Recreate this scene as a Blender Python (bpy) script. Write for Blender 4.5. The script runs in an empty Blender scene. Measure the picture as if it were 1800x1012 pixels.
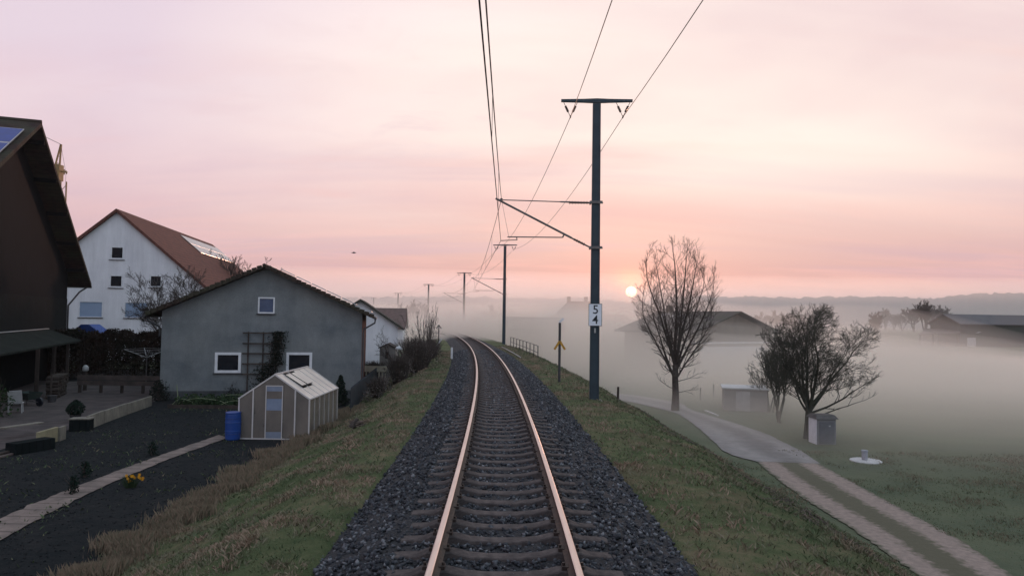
import bpy, math, random
import numpy as np
from mathutils import Vector, Matrix, noise as mnoise

# ------------------------------------------------------------------ camera
FPX, CX, CY = 1245.0, 900.0, 506.0            # focal length and centre, in pixels of the 1800 px photograph
CAMZ = 2.55
PITCH = math.atan((557 - 506) / FPX)
ROLL = math.radians(0.8)
_F = Vector((0, math.cos(PITCH), math.sin(PITCH)))
_R0 = Vector((1, 0, 0)); _U0 = Vector((0, -math.sin(PITCH), math.cos(PITCH)))
_R = math.cos(ROLL) * _R0 + math.sin(ROLL) * _U0
_U = math.cos(ROLL) * _U0 - math.sin(ROLL) * _R0
sc = bpy.context.scene
col = sc.collection
cam_d = bpy.data.cameras.new("camera"); cam = bpy.data.objects.new("camera", cam_d); col.objects.link(cam)
cam_d.sensor_width = 36.0; cam_d.lens = 36.0 * FPX / 1800.0
cam_d.clip_start = 0.1; cam_d.clip_end = 6000
cam.matrix_world = Matrix(((_R.x, _U.x, -_F.x, 0), (_R.y, _U.y, -_F.y, 0), (_R.z, _U.z, -_F.z, CAMZ), (0, 0, 0, 1)))
sc.camera = cam

def ray(px, py):
    return _F + (px - CX) / FPX * _R - (py - CY) / FPX * _U
def P(px, py, d):                              # point seen at that pixel at distance d along y
    r = ray(px, py); return Vector((0, 0, CAMZ)) + r * (d / r.y)
def G(px, py, z):                              # point on the level z
    r = ray(px, py); return Vector((0, 0, CAMZ)) + r * ((z - CAMZ) / r.z)

# ------------------------------------------------------------------ world, sun, exposure
SUN = ray(1109.5, 513).normalized()
w = bpy.data.worlds.new("World"); sc.world = w; w.use_nodes = True
nt = w.node_tree; nt.nodes.clear()
def N(t, typ, **kw):
    n = t.nodes.new(typ)
    for k, v in kw.items(): setattr(n, k, v)
    return n
def mth(t, op, a, b=None, c=None, clamp=False):
    n = N(t, 'ShaderNodeMath', operation=op); n.use_clamp = clamp
    for i, v in enumerate((a, b, c)):
        if v is None: continue
        if isinstance(v, (int, float)): n.inputs[i].default_value = v
        else: t.links.new(v, n.inputs[i])
    return n.outputs[0]
def mixc(t, fac, a, b, blend='MIX'):
    n = N(t, 'ShaderNodeMix', data_type='RGBA', blend_type=blend)
    for i, v in ((0, fac), (6, a), (7, b)):
        if isinstance(v, (int, float)): n.inputs[i].default_value = v
        elif isinstance(v, (tuple, list)): n.inputs[i].default_value = (*v[:3], 1)
        else: t.links.new(v, n.inputs[i])
    return n.outputs[2]
def ramp(t, fac, stops, interp='LINEAR'):
    n = N(t, 'ShaderNodeValToRGB'); cr = n.color_ramp; cr.interpolation = interp
    while len(cr.elements) < len(stops): cr.elements.new(0.5)
    for e, (p, c) in zip(cr.elements, stops):
        e.position = p; e.color = (*(c if isinstance(c, (tuple, list)) else (c, c, c)), 1)
    if isinstance(fac, (int, float)): n.inputs[0].default_value = fac
    else: t.links.new(fac, n.inputs[0])
    return n.outputs[0]
def s2l(r, g, b):
    f = lambda v: (v / 255 / 12.92) if v / 255 <= 0.04045 else ((v / 255 + 0.055) / 1.055) ** 2.4
    return (f(r), f(g), f(b))

tc = N(nt, 'ShaderNodeTexCoord')
nrm = N(nt, 'ShaderNodeVectorMath', operation='NORMALIZE'); nt.links.new(tc.outputs['Generated'], nrm.inputs[0])
D = nrm.outputs[0]
sep = N(nt, 'ShaderNodeSeparateXYZ'); nt.links.new(D, sep.inputs[0])
zz = sep.outputs[2]
# colour by elevation on the sunrise side (0 .. 0.6 of sin elevation)
zf = mth(nt, 'DIVIDE', zz, 0.6, clamp=True)
front = ramp(nt, zf, [(0.0, s2l(203, 160, 158)), (0.07, s2l(206, 163, 159)), (0.16, s2l(211, 172, 167)),
                      (0.28, s2l(226, 191, 186)), (0.42, s2l(244, 220, 212)), (0.58, s2l(243, 222, 219)), (0.75, s2l(234, 216, 224)), (1.0, s2l(214, 238, 250))])
back = ramp(nt, zf, [(0.0, s2l(206, 216, 224)), (0.3, s2l(200, 226, 240)), (1.0, s2l(190, 230, 252))])
# azimuth: how far towards the sun
dh = N(nt, 'ShaderNodeVectorMath', operation='DOT_PRODUCT'); nt.links.new(D, dh.inputs[0]); dh.inputs[1].default_value = (SUN.x, SUN.y, 0)
azf = N(nt, 'ShaderNodeMapRange', interpolation_type='SMOOTHSTEP'); nt.links.new(dh.outputs['Value'], azf.inputs[0])
azf.inputs[1].default_value = -0.25; azf.inputs[2].default_value = 0.80
skyc = mixc(nt, azf.outputs[0], back, front)
# soft cloud layers seen on a flat ceiling
cz = mth(nt, 'ADD', mth(nt, 'MAXIMUM', zz, 0.0), 0.10)
dv = N(nt, 'ShaderNodeVectorMath', operation='DIVIDE'); nt.links.new(D, dv.inputs[0])
cmb = N(nt, 'ShaderNodeCombineXYZ')
for i in range(3): nt.links.new(cz, cmb.inputs[i])
nt.links.new(cmb.outputs[0], dv.inputs[1])
def cloud(scale, sx, sy, lo, hi, seed, detail=6, rough=0.55, rot=0.0):
    mp = N(nt, 'ShaderNodeMapping'); nt.links.new(dv.outputs[0], mp.inputs[0])
    mp.inputs['Location'].default_value = (seed, seed * 1.7, 0); mp.inputs['Scale'].default_value = (sx, sy, 0); mp.inputs['Rotation'].default_value = (0, 0, rot)
    nz = N(nt, 'ShaderNodeTexNoise'); nt.links.new(mp.outputs[0], nz.inputs[0])
    nz.inputs['Scale'].default_value = scale; nz.inputs['Detail'].default_value = detail; nz.inputs['Roughness'].default_value = rough
    nz.inputs['Distortion'].default_value = 0.6
    mr = N(nt, 'ShaderNodeMapRange', interpolation_type='SMOOTHSTEP'); nt.links.new(nz.outputs[0], mr.inputs[0])
    mr.inputs[1].default_value = lo; mr.inputs[2].default_value = hi
    return mr.outputs[0]
c1 = cloud(0.60, 0.34, 1.25, 0.40, 0.62, 3.1, rot=0.12)
c2 = cloud(1.3, 0.45, 1.3, 0.48, 0.66, 11.3, rot=-0.1)
c3 = cloud(0.42, 0.4, 1.0, 0.38, 0.62, 21.7)
lil = s2l(196, 164, 176); cream = s2l(252, 238, 226)
low = ramp(nt, zf, [(0.0, 0.25), (0.1, 0.8), (0.7, 0.8), (1.0, 0.4)])
skyc = mixc(nt, mth(nt, 'MULTIPLY', c1, mth(nt, 'MULTIPLY', low, 0.80)), skyc, lil)
skyc = mixc(nt, mth(nt, 'MULTIPLY', c2, mth(nt, 'MULTIPLY', low, 0.55)), skyc, s2l(228, 180, 172))
lf = mth(nt, 'MULTIPLY', mth(nt, 'MULTIPLY', sep.outputs[0], -2.2, clamp=True), ramp(nt, zf, [(0.1, 0.1), (0.5, 1.0)]))
skyc = mixc(nt, mth(nt, 'MULTIPLY', lf, 0.75), skyc, s2l(206, 190, 208))
c4 = cloud(4.2, .8, 1.1, .50, .66, 33.1, 8, .62)
m4 = mth(nt, 'MULTIPLY', ramp(nt, zf, [(.22, 0.0), (.42, 1.0), (.62, .6), (.8, .2)]), ramp(nt, mth(nt, 'ADD', sep.outputs[0], .5), [(.1, .3), (.35, 1.0), (.5, .6), (.62, .1)]))
skyc = mixc(nt, mth(nt, 'MULTIPLY', mth(nt, 'MULTIPLY', c4, m4), 0.55), skyc, s2l(212, 186, 194))
sunside = ramp(nt, dh.outputs['Value'], [(0.0, 0.0), (0.75, 0.05), (0.93, 0.75), (1.0, 1.0)])
skyc = mixc(nt, mth(nt, 'MULTIPLY', mth(nt, 'MULTIPLY', mth(nt, 'MULTIPLY', c3, sunside), ramp(nt, zf, [(0.12, 0.0), (0.38, 1.0)])), 0.85), skyc, cream)
# sun disc and the glow round it
ds = N(nt, 'ShaderNodeVectorMath', operation='DOT_PRODUCT'); nt.links.new(D, ds.inputs[0]); ds.inputs[1].default_value = SUN
dsv = mth(nt, 'MINIMUM', mth(nt, 'MAXIMUM', ds.outputs['Value'], 0.0), 1.0)
ang = mth(nt, 'ARCCOSINE', dsv)
g1 = mth(nt, 'POWER', 2.718, mth(nt, 'MULTIPLY', mth(nt, 'MULTIPLY', ang, ang), -1.0 / (0.022 ** 2)))
g2 = mth(nt, 'POWER', 2.718, mth(nt, 'MULTIPLY', ang, -1.0 / 0.075))
disc = N(nt, 'ShaderNodeMapRange', interpolation_type='SMOOTHSTEP'); nt.links.new(ang, disc.inputs[0])
disc.inputs[1].default_value = 0.0082; disc.inputs[2].default_value = 0.0060; disc.inputs[3].default_value = 0.0; disc.inputs[4].default_value = 1.0
def scalec(fac, c):
    n = N(nt, 'ShaderNodeVectorMath', operation='SCALE'); n.inputs[0].default_value = c; nt.links.new(fac, n.inputs['Scale']); return n.outputs[0]
def addc(a, b):
    n = N(nt, 'ShaderNodeVectorMath', operation='ADD'); nt.links.new(a, n.inputs[0]); nt.links.new(b, n.inputs[1]); return n.outputs[0]
skyc = addc(skyc, scalec(g1, (1.1, 0.34, 0.07)))
skyc = addc(skyc, scalec(g2, (0.20, 0.03, -0.01)))
skyc = addc(skyc, scalec(disc.outputs[0], (12.0, 8.6, 4.6)))
nis = N(nt, 'ShaderNodeTexSky', sky_type='NISHITA'); nis.sun_disc = False
nis.sun_elevation = math.asin(SUN.z); nis.sun_rotation = math.atan2(SUN.x, SUN.y); nis.dust_density = 3.0
nsc = N(nt, 'ShaderNodeVectorMath', operation='SCALE'); nt.links.new(nis.outputs[0], nsc.inputs[0]); nsc.inputs['Scale'].default_value = 0.004
skyc = addc(skyc, nsc.outputs[0])
bg = N(nt, 'ShaderNodeBackground'); nt.links.new(skyc, bg.inputs[0]); bg.inputs[1].default_value = 1.0
wo = N(nt, 'ShaderNodeOutputWorld'); nt.links.new(bg.outputs[0], wo.inputs[0])

sd = bpy.data.lights.new("sun", 'SUN'); sun = bpy.data.objects.new("sun", sd); col.objects.link(sun)
sd.energy = 2.0; sd.angle = math.radians(3.0); sd.color = (1.0, 0.52, 0.36)
sun.rotation_euler = (-SUN).to_track_quat('-Z', 'Y').to_euler(); sun.location = (20, 60, 30)

sc.view_settings.view_transform = 'Standard'; sc.view_settings.look = 'None'
sc.view_settings.exposure = 0.22; sc.view_settings.gamma = 1.0
sc.render.engine = 'CYCLES'
cy = sc.cycles
cy.use_denoising = True; cy.max_bounces = 8; cy.diffuse_bounces = 3; cy.glossy_bounces = 3
cy.transmission_bounces = 5; cy.volume_bounces = 5; cy.transparent_max_bounces = 12
cy.caustics_reflective = False; cy.caustics_refractive = False
cy.sample_clamp_indirect = 4.0

# ------------------------------------------------------------------ helpers
def tag(o, label=None, cat=None, group=None, kind=None):
    if label: o['label'] = label
    if cat: o['category'] = cat
    if group: o['group'] = group
    if kind: o['kind'] = kind
    return o
def empty(name, loc, rz=0.0, label=None, cat=None, group=None):
    o = bpy.data.objects.new(name, None); col.objects.link(o); o.location = loc; o.rotation_euler = (0, 0, rz)
    o.empty_display_size = 0.3
    return tag(o, label, cat, group)
def children(o): return [c for c in bpy.data.objects if c.parent == o]
def dup(o, parent=None):
    c = o.copy(); col.objects.link(c); c.parent = parent
    for ch in children(o): dup(ch, c)
    return c

class MB:
    def __init__(s): s.v = []; s.f = []; s.m = []; s.smooth = False
    def add(s, vs, fs, mi=0):
        b = len(s.v); s.v += [tuple(v) for v in vs]; s.f += [tuple(b + i for i in f) for f in fs]; s.m += [mi] * len(fs); return s
    def box(s, x0, x1, y0, y1, z0, z1, mi=0):
        vs = [(x0,y0,z0),(x1,y0,z0),(x1,y1,z0),(x0,y1,z0),(x0,y0,z1),(x1,y0,z1),(x1,y1,z1),(x0,y1,z1)]
        return s.add(vs, [(0,3,2,1),(4,5,6,7),(0,1,5,4),(1,2,6,5),(2,3,7,6),(3,0,4,7)], mi)
    def bar(s, a, b, w, h=None, mi=0, up=(0,0,1)):
        a = Vector(a); b = Vector(b); h = w if h is None else h
        d = (b - a).normalized(); u = Vector(up)
        if abs(d.dot(u)) > 0.95: u = Vector((0, 1, 0))
        r = d.cross(u).normalized() * w / 2; q = r.cross(d).normalized() * h / 2
        vs = [a-r-q, a+r-q, a+r+q, a-r+q, b-r-q, b+r-q, b+r+q, b-r+q]
        return s.add(vs, [(0,1,2,3),(7,6,5,4),(0,4,5,1),(1,5,6,2),(2,6,7,3),(3,7,4,0)], mi)
    def tube(s, pts, rad, n=6, mi=0, cap=True):
        pts = [Vector(p) for p in pts]; k = len(pts)
        rad = rad if isinstance(rad, (list, tuple)) else [rad] * k
        base = len(s.v); u = None
        for i, p in enumerate(pts):
            d = (pts[min(i+1, k-1)] - pts[max(i-1, 0)])
            d = d.normalized() if d.length > 1e-9 else Vector((0, 0, 1))
            if u is None:
                u = d.cross(Vector((0.3, 0.9, 0.31))).normalized()
            u = (u - d * u.dot(d)).normalized(); q = d.cross(u)
            for j in range(n):
                a = 2 * math.pi * j / n
                s.v.append(tuple(p + (u * math.cos(a) + q * math.sin(a)) * rad[i]))
        for i in range(k - 1):
            for j in range(n):
                a = base + i * n + j; b = base + i * n + (j + 1) % n
                s.f.append((a, b, b + n, a + n)); s.m.append(mi)
        if cap:
            s.f.append(tuple(base + j for j in reversed(range(n)))); s.m.append(mi)
            s.f.append(tuple(base + (k - 1) * n + j for j in range(n))); s.m.append(mi)
        return s
    def lathe(s, c, prof, n=20, mi=0):
        c = Vector(c); base = len(s.v)
        for r, z in prof:
            for j in range(n):
                a = 2 * math.pi * j / n; s.v.append((c.x + r * math.cos(a), c.y + r * math.sin(a), c.z + z))
        for i in range(len(prof) - 1):
            for j in range(n):
                a = base + i * n + j; b = base + i * n + (j + 1) % n
                s.f.append((a, b, b + n, a + n)); s.m.append(mi)
        s.f.append(tuple(base + j for j in reversed(range(n)))); s.m.append(mi)
        s.f.append(tuple(base + (len(prof) - 1) * n + j for j in range(n))); s.m.append(mi)
        return s
    def build(s, name, mats, parent=None, smooth=None, bevel=0.0):
        me = bpy.data.meshes.new(name); me.from_pydata(s.v, [], s.f)
        mats = mats if isinstance(mats, (list, tuple)) else [mats]
        for m in mats: me.materials.append(m)
        if len(mats) > 1: me.polygons.foreach_set('material_index', s.m)
        if smooth or s.smooth: me.polygons.foreach_set('use_smooth', [True] * len(me.polygons))
        me.update()
        o = bpy.data.objects.new(name, me); col.objects.link(o); o.parent = parent
        if bevel:
            b = o.modifiers.new('bevel', 'BEVEL'); b.width = bevel; b.segments = 2; b.limit_method = 'ANGLE'
        return o

def npmesh(name, V, F, mat, parent=None, smooth=False, attrs=None):
    """V (n,3) array, F (m,k) array"""
    me = bpy.data.meshes.new(name); n, k = F.shape
    me.vertices.add(len(V)); me.vertices.foreach_set('co', np.asarray(V, dtype=np.float32).ravel())
    me.loops.add(n * k); me.loops.foreach_set('vertex_index', F.astype(np.int32).ravel())
    me.polygons.add(n); me.polygons.foreach_set('loop_start', np.arange(0, n * k, k, dtype=np.int32))
    me.polygons.foreach_set('loop_total', np.full(n, k, dtype=np.int32))
    if smooth: me.polygons.foreach_set('use_smooth', [True] * n)
    me.update(calc_edges=True)
    if attrs:
        for an, av in attrs.items():
            a = me.attributes.new(an, 'FLOAT', 'POINT'); a.data.foreach_set('value', np.asarray(av, dtype=np.float32))
    me.validate()
    for m in (mat if isinstance(mat, (list, tuple)) else [mat]): me.materials.append(m)
    o = bpy.data.objects.new(name, me); col.objects.link(o); o.parent = parent
    return o

# ------------------------------------------------------------------ materials
def M(name, c1, c2=None, scale=4.0, rough=0.8, bump=0.0, bscale=None, metal=0.0, spec=0.4, detail=6, stretch=(1,1,1), lo=0.35, hi=0.65, c3=None, s3=0.6, coord='Object'):
    m = bpy.data.materials.new(name); m.use_nodes = True; t = m.node_tree
    b = t.nodes['Principled BSDF']
    b.inputs['Roughness'].default_value = rough; b.inputs['Metallic'].default_value = metal
    b.inputs['Specular IOR Level'].default_value = spec
    tcn = N(t, 'ShaderNodeTexCoord'); mp = N(t, 'ShaderNodeMapping'); mp.inputs['Scale'].default_value = stretch
    t.links.new(tcn.outputs[coord], mp.inputs[0])
    nz = N(t, 'ShaderNodeTexNoise'); nz.inputs['Scale'].default_value = scale; nz.inputs['Detail'].default_value = detail
    nz.inputs['Roughness'].default_value = 0.62
    t.links.new(mp.outputs[0], nz.inputs[0])
    c2 = c2 or tuple(v * 0.7 for v in c1)
    c = ramp(t, nz.outputs[0], [(lo, c2), (hi, c1)])
    if c3:
        n3 = N(t, 'ShaderNodeTexNoise'); n3.inputs['Scale'].default_value = s3; n3.inputs['Detail'].default_value = 5
        t.links.new(mp.outputs[0], n3.inputs[0])
        c = mixc(t, ramp(t, n3.outputs[0], [(0.36, 0.0), (0.70, 1.0)]), c, c3)
    t.links.new(c, b.inputs['Base Color'])
    if bump:
        bn = N(t, 'ShaderNodeBump'); bn.inputs['Strength'].default_value = 1.0; bn.inputs['Distance'].default_value = bump
        nb = N(t, 'ShaderNodeTexNoise'); nb.inputs['Scale'].default_value = bscale or scale * 4; nb.inputs['Detail'].default_value = 8
        t.links.new(mp.outputs[0], nb.inputs[0])
        t.links.new(nb.outputs[0], bn.inputs['Height']); t.links.new(bn.outputs[0], b.inputs['Normal'])
    return m

def rows(m, axis, period, depth, dark=0.5, kind='tile'):
    """adds real courses of tiles or boards along one object axis to a material"""
    t = m.node_tree; b = t.nodes['Principled BSDF']
    tcn = N(t, 'ShaderNodeTexCoord'); sp = N(t, 'ShaderNodeSeparateXYZ'); t.links.new(tcn.outputs['Object'], sp.inputs[0])
    fr = mth(t, 'FRACT', mth(t, 'DIVIDE', sp.outputs[axis], period))
    gap = ramp(t, fr, [(0.0, dark), (0.10, 1.0), (0.9, 1.0), (1.0, dark)])
    src = b.inputs['Base Color'].links[0].from_socket
    t.links.new(mixc(t, 1.0, src, gap, 'MULTIPLY'), b.inputs['Base Color'])
    bn = N(t, 'ShaderNodeBump'); bn.inputs['Distance'].default_value = depth
    t.links.new(fr if kind == 'tile' else gap, bn.inputs['Height'])
    if b.inputs['Normal'].links: t.links.new(b.inputs['Normal'].links[0].from_socket, bn.inputs['Normal'])
    t.links.new(bn.outputs[0], b.inputs['Normal'])
    return m

m_rail_top = M('rail_polished', (0.60, 0.53, 0.50), (0.50, 0.43, 0.40), 14, rough=0.38, metal=1.0, stretch=(1, .1, 1))
m_rail_side = M('rail_rust', (0.075, 0.045, 0.032), (0.035, 0.024, 0.02), 20, rough=0.75)
m_sleeper = M('sleeper_concrete', (0.105, 0.088, 0.084), (0.046, 0.040, 0.040), 7, rough=0.85, bump=0.01, bscale=30)
m_clip = M('clip_steel', (0.05, 0.035, 0.03), None, 20, rough=0.6, metal=0.3)
m_stone = M('ballast_stone', (0.075, 0.082, 0.092), (0.014, 0.016, 0.021), 9, rough=0.75, lo=0.38, hi=0.72, spec=0.35)
m_bed = M('ballast_bed', (0.026, 0.028, 0.034), (0.009, 0.010, 0.012), 22, rough=0.9, bump=0.06, bscale=26)
m_steel = M('mast_steel', (0.026, 0.048, 0.064), (0.017, 0.033, 0.047), 3, rough=0.55, metal=0.0, spec=0.35)
m_galv = M('galvanised_steel', (0.16, 0.15, 0.15), (0.09, 0.085, 0.085), 5, rough=0.5, metal=0.5)
m_wire = M('wire_metal', (0.07, 0.06, 0.06), None, 5, rough=0.6, metal=0.4)
m_insul = M('insulator_brown', (0.06, 0.035, 0.03), None, 5, rough=0.3)
m_white = M('white_paint', (0.72, 0.73, 0.76), (0.60, 0.61, 0.64), 3, rough=0.5)
m_plate = M('plate_white', (0.74, 0.78, 0.84), (0.66, 0.70, 0.77), 6, rough=0.4)
m_black = M('black_paint', (0.015, 0.02, 0.03), None, 5, rough=0.5)
m_yellow = M('yellow_paint', (0.55, 0.30, 0.03), (0.42, 0.21, 0.02), 9, rough=0.5)
m_postgrey = M('post_grey', (0.05, 0.05, 0.055), None, 5, rough=0.6)
m_render = M('stucco_grey', (0.195, 0.214, 0.226), (0.135, 0.152, 0.165), 0.7, rough=0.92, bump=0.012, bscale=25, c3=(0.218, 0.230, 0.230), s3=0.35, detail=8, stretch=(0.8, 0.8, 1.3))
m_whitewall = M('stucco_white', (0.74, 0.74, 0.77), (0.66, 0.66, 0.70), 0.5, rough=0.9, bump=0.004, bscale=30)
m_brick = M('brick_red', (0.14, 0.07, 0.06), (0.09, 0.045, 0.04), 6, rough=0.9)
def streaks(m, sc3, lo, amt=0.8, scale=1.0):
    t = m.node_tree; b = t.nodes['Principled BSDF']; tcn = N(t, 'ShaderNodeTexCoord'); mp = N(t, 'ShaderNodeMapping'); mp.inputs['Scale'].default_value = sc3
    t.links.new(tcn.outputs['Object'], mp.inputs[0]); nz = N(t, 'ShaderNodeTexNoise'); nz.inputs['Scale'].default_value = scale; nz.inputs['Detail'].default_value = 9; nz.inputs['Roughness'].default_value = .7
    t.links.new(mp.outputs[0], nz.inputs[0]); src = b.inputs['Base Color'].links[0].from_socket
    t.links.new(mixc(t, amt, src, ramp(t, nz.outputs[0], [(.35, lo), (.62, 1.08)]), 'MULTIPLY'), b.inputs['Base Color'])
rows(m_brick, 2, 0.09, 0.01, 0.6, 'board')
m_tile_dark = rows(M('roof_tile_brown', (0.055, 0.034, 0.030), (0.025, 0.018, 0.018), 3, rough=0.85, c3=(0.05, 0.05, 0.035)), 0, 0.33, 0.05)
m_tile_red = rows(M('roof_tile_red', (0.14, 0.058, 0.044), (0.09, 0.040, 0.033), 2.2, rough=0.85), 0, 0.36, 0.05)
m_tile_grey = rows(M('roof_tile_grey', (0.060, 0.056, 0.058), (0.035, 0.034, 0.036), 2.2, rough=0.85, c3=(0.05, 0.055, 0.04)), 0, 0.36, 0.05)
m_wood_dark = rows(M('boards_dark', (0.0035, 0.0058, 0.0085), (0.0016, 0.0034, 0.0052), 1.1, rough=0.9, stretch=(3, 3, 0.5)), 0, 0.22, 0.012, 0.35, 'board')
m_wood_green = rows(M('boards_tarred', (0.007, 0.011, 0.012), (0.004, 0.007, 0.008), 1.5, rough=0.9), 0, 0.22, 0.012, 0.35, 'board')
m_wood = M('wood_weathered', (0.075, 0.060, 0.052), (0.035, 0.03, 0.028), 3, rough=0.9, stretch=(1, 1, 0.2))
m_moss = M('mossy_felt', (0.018, 0.024, 0.022), (0.011, 0.015, 0.015), 2.5, rough=0.95, c3=(0.025, 0.030, 0.026))
m_concrete = M('concrete_pale', (0.22, 0.20, 0.165), (0.13, 0.12, 0.10), 1.6, rough=0.9, bump=0.01, bscale=20)
m_concrete2 = M('concrete_fresh', (0.50, 0.50, 0.50), (0.40, 0.40, 0.40), 2.5, rough=0.8)
m_glassdark = M('window_glass', (0.012, 0.015, 0.022), (0.008, 0.01, 0.014), 2, rough=0.08, spec=0.6)
m_shutter = rows(M('roller_shutter_blue', (0.26, 0.34, 0.48), (0.23, 0.31, 0.44), 1, rough=0.6), 2, 0.06, 0.008, 0.85, 'board')
m_solar = M('solar_blue', (0.03, 0.06, 0.24), (0.025, 0.05, 0.19), 2, rough=0.5, spec=0.2)
m_solar_fr = M('aluminium', (0.45, 0.46, 0.48), None, 2, rough=0.35, metal=0.7)
m_bark = M('bark', (0.088, 0.074, 0.066), (0.046, 0.040, 0.037), 7, rough=0.9, bump=0.02)
m_bark_green = M('bark_mossy', (0.078, 0.080, 0.064), (0.040, 0.043, 0.036), 5, rough=0.9, bump=0.02)
m_twig = M('twigs', (0.085, 0.070, 0.064), (0.05, 0.043, 0.04), 2, rough=0.9)
m_hedge = M('hedge_brown', (0.045, 0.025, 0.018), (0.018, 0.014, 0.012), 1.5, rough=0.9, c3=(0.022, 0.026, 0.018), s3=0.5)
m_conifer = M('conifer_green', (0.014, 0.028, 0.020), (0.008, 0.016, 0.013), 3, rough=0.85)
m_leaf = M('garden_leaves', (0.035, 0.060, 0.025), (0.016, 0.03, 0.015), 3, rough=0.8)
m_ivy = M('climber_leaves', (0.022, 0.028, 0.022), (0.012, 0.016, 0.014), 3, rough=0.8)
m_blueplastic = M('blue_plastic', (0.010, 0.055, 0.26), (0.008, 0.045, 0.21), 1.5, rough=0.42)
m_petal = M('yellow_petals', (0.70, 0.38, 0.02), (0.6, 0.28, 0.02), 9, rough=0.6)
m_cream = M('cream_board', (0.46, 0.41, 0.32), (0.36, 0.32, 0.25), 4, rough=0.7)
m_crane = M('crane_yellow', (0.25, 0.15, 0.05), None, 3, rough=0.6)
m_cloth = M('pale_plastic', (0.40, 0.40, 0.40), (0.32, 0.32, 0.33), 4, rough=0.5)
m_hose = M('pale_hoop', (0.20, 0.24, 0.14), None, 5, rough=0.5)

for m_ in (m_wood_dark, m_wood_green, m_wood, m_moss, m_hedge, m_conifer, m_ivy, m_leaf, m_tile_dark, m_bark, m_bark_green, m_twig, m_sleeper, m_brick, m_tile_red, m_tile_grey, m_render, m_whitewall):
    m_.node_tree.nodes['Principled BSDF'].inputs['Specular IOR Level'].default_value = 0.08
streaks(m_render, (1.3, 1.3, .55), .78, .7); streaks(m_render, (14, 14, 14), .86); streaks(m_whitewall, (1.2, 1.2, .16), .86); streaks(m_concrete, (9, 9, 3), .7); 
# ground: colour comes from what grows there; the region weights are mesh attributes
def ground_material():
    m = bpy.data.materials.new('ground_cover'); m.use_nodes = True; t = m.node_tree; b = t.nodes['Principled BSDF']
    b.inputs['Roughness'].default_value = 0.95; b.inputs['Specular IOR Level'].default_value = 0.05
    tcn = N(t, 'ShaderNodeTexCoord')
    def nz(scale, det=6, off=0.0, st=(1,1,1)):
        mp = N(t, 'ShaderNodeMapping'); mp.inputs['Location'].default_value = (off, off, 0); mp.inputs['Scale'].default_value = st
        t.links.new(tcn.outputs['Object'], mp.inputs[0])
        n = N(t, 'ShaderNodeTexNoise'); n.inputs['Scale'].default_value = scale; n.inputs['Detail'].default_value = det
        n.inputs['Roughness'].default_value = 0.65
        t.links.new(mp.outputs[0], n.inputs[0]); return n.outputs[0]
    def at(nm): a = N(t, 'ShaderNodeAttribute', attribute_name=nm); return a.outputs['Fac']
    def soft(a, amt=0.7):
        v = mth(t, 'ADD', a, mth(t, 'MULTIPLY', mth(t, 'SUBTRACT', nz(1.6, 6, 5.0), 0.5), amt))
        return ramp(t, v, [(0.40, 0.0), (0.60, 1.0)])
    field = ramp(t, nz(0.35, 8), [(0.3, (0.085, 0.105, 0.070)), (0.7, (0.130, 0.145, 0.092))])
    field = mixc(t, ramp(t, nz(3.0, 6, 2.), [(0.5, 0.0), (0.75, 0.5)]), field, (0.11, 0.105, 0.062))
    bank = ramp(t, nz(1.1, 8, 9.), [(0.32, (0.052, 0.075, 0.034)), (0.52, (0.095, 0.112, 0.056)), (0.68, (0.175, 0.145, 0.090))])
    bank = mixc(t, ramp(t, nz(0.55, 4, 17.), [(0.5, 0.0), (0.65, 0.6)]), bank, (0.120, 0.092, 0.060))
    soil = ramp(t, nz(2.5, 8, 4.), [(0.3, (0.013, 0.017, 0.019)), (0.7, (0.027, 0.028, 0.029))])
    c = mixc(t, soft(at('bank')), field, bank)
    c = mixc(t, soft(at('soil'), 0.4), c, soil)
    t.links.new(c, b.inputs['Base Color'])
    bn = N(t, 'ShaderNodeBump'); bn.inputs['Distance'].default_value = 0.12; t.links.new(nz(7.0, 8, 1.), bn.inputs['Height'])
    t.links.new(bn.outputs[0], b.inputs['Normal'])
    return m
m_ground = ground_material()

# ------------------------------------------------------------------ terrain
def sm(a, b, v):
    v = np.clip((v - a) / (b - a), 0, 1); return v * v * (3 - 2 * v)
YC = 210.0
def cx(y):                                     # track centre line: a left-hand curve
    y = np.asarray(y, dtype=float)
    q = np.minimum(np.abs(y), YC); return -0.00075 * q * q - 0.00150 * YC * (np.maximum(np.abs(y), YC) - YC)
def Hs(s, y):
    s = np.asarray(s, dtype=float); y = np.asarray(y, dtype=float); x = s + cx(y)
    left = -1.8 + 1.3 * sm(-6.9, -2.6, s)
    field = -4.0 + 1.7 * sm(95, 140, y) * sm(40, 70, x) + 1.1 * sm(150, 240, y) * sm(0, 60, x)
    
    k = sm(4.0, 11.2, s); k = 0.55 * k + 0.45 * np.clip((s - 3.9) / 7.0, 0, 1)
    right = -0.5 + (field + 0.5) * k
    h = np.where(s < 0, left, right)
    far = sm(400, 900, y); h = h * (1 - far) + (-1.5) * far
    bed = np.abs(s) < 2.35
    h = np.where(bed, np.minimum(h, -0.62), h)
    bumps = 0.09 * np.sin(s * 2.1 + y * 0.9) * np.sin(y * 1.7 - s * 0.7) + 0.05 * np.sin(y * 3.9 + s * 3.1)
    bank = (sm(-6.6, -5.0, s) * (1 - sm(-3.2, -2.5, s)) + sm(3.0, 4.6, s) * (1 - sm(8.5, 10.4, s)))
    return h + bumps * bank
def H(x, y): return float(Hs(x - float(cx(y)), y))

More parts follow.
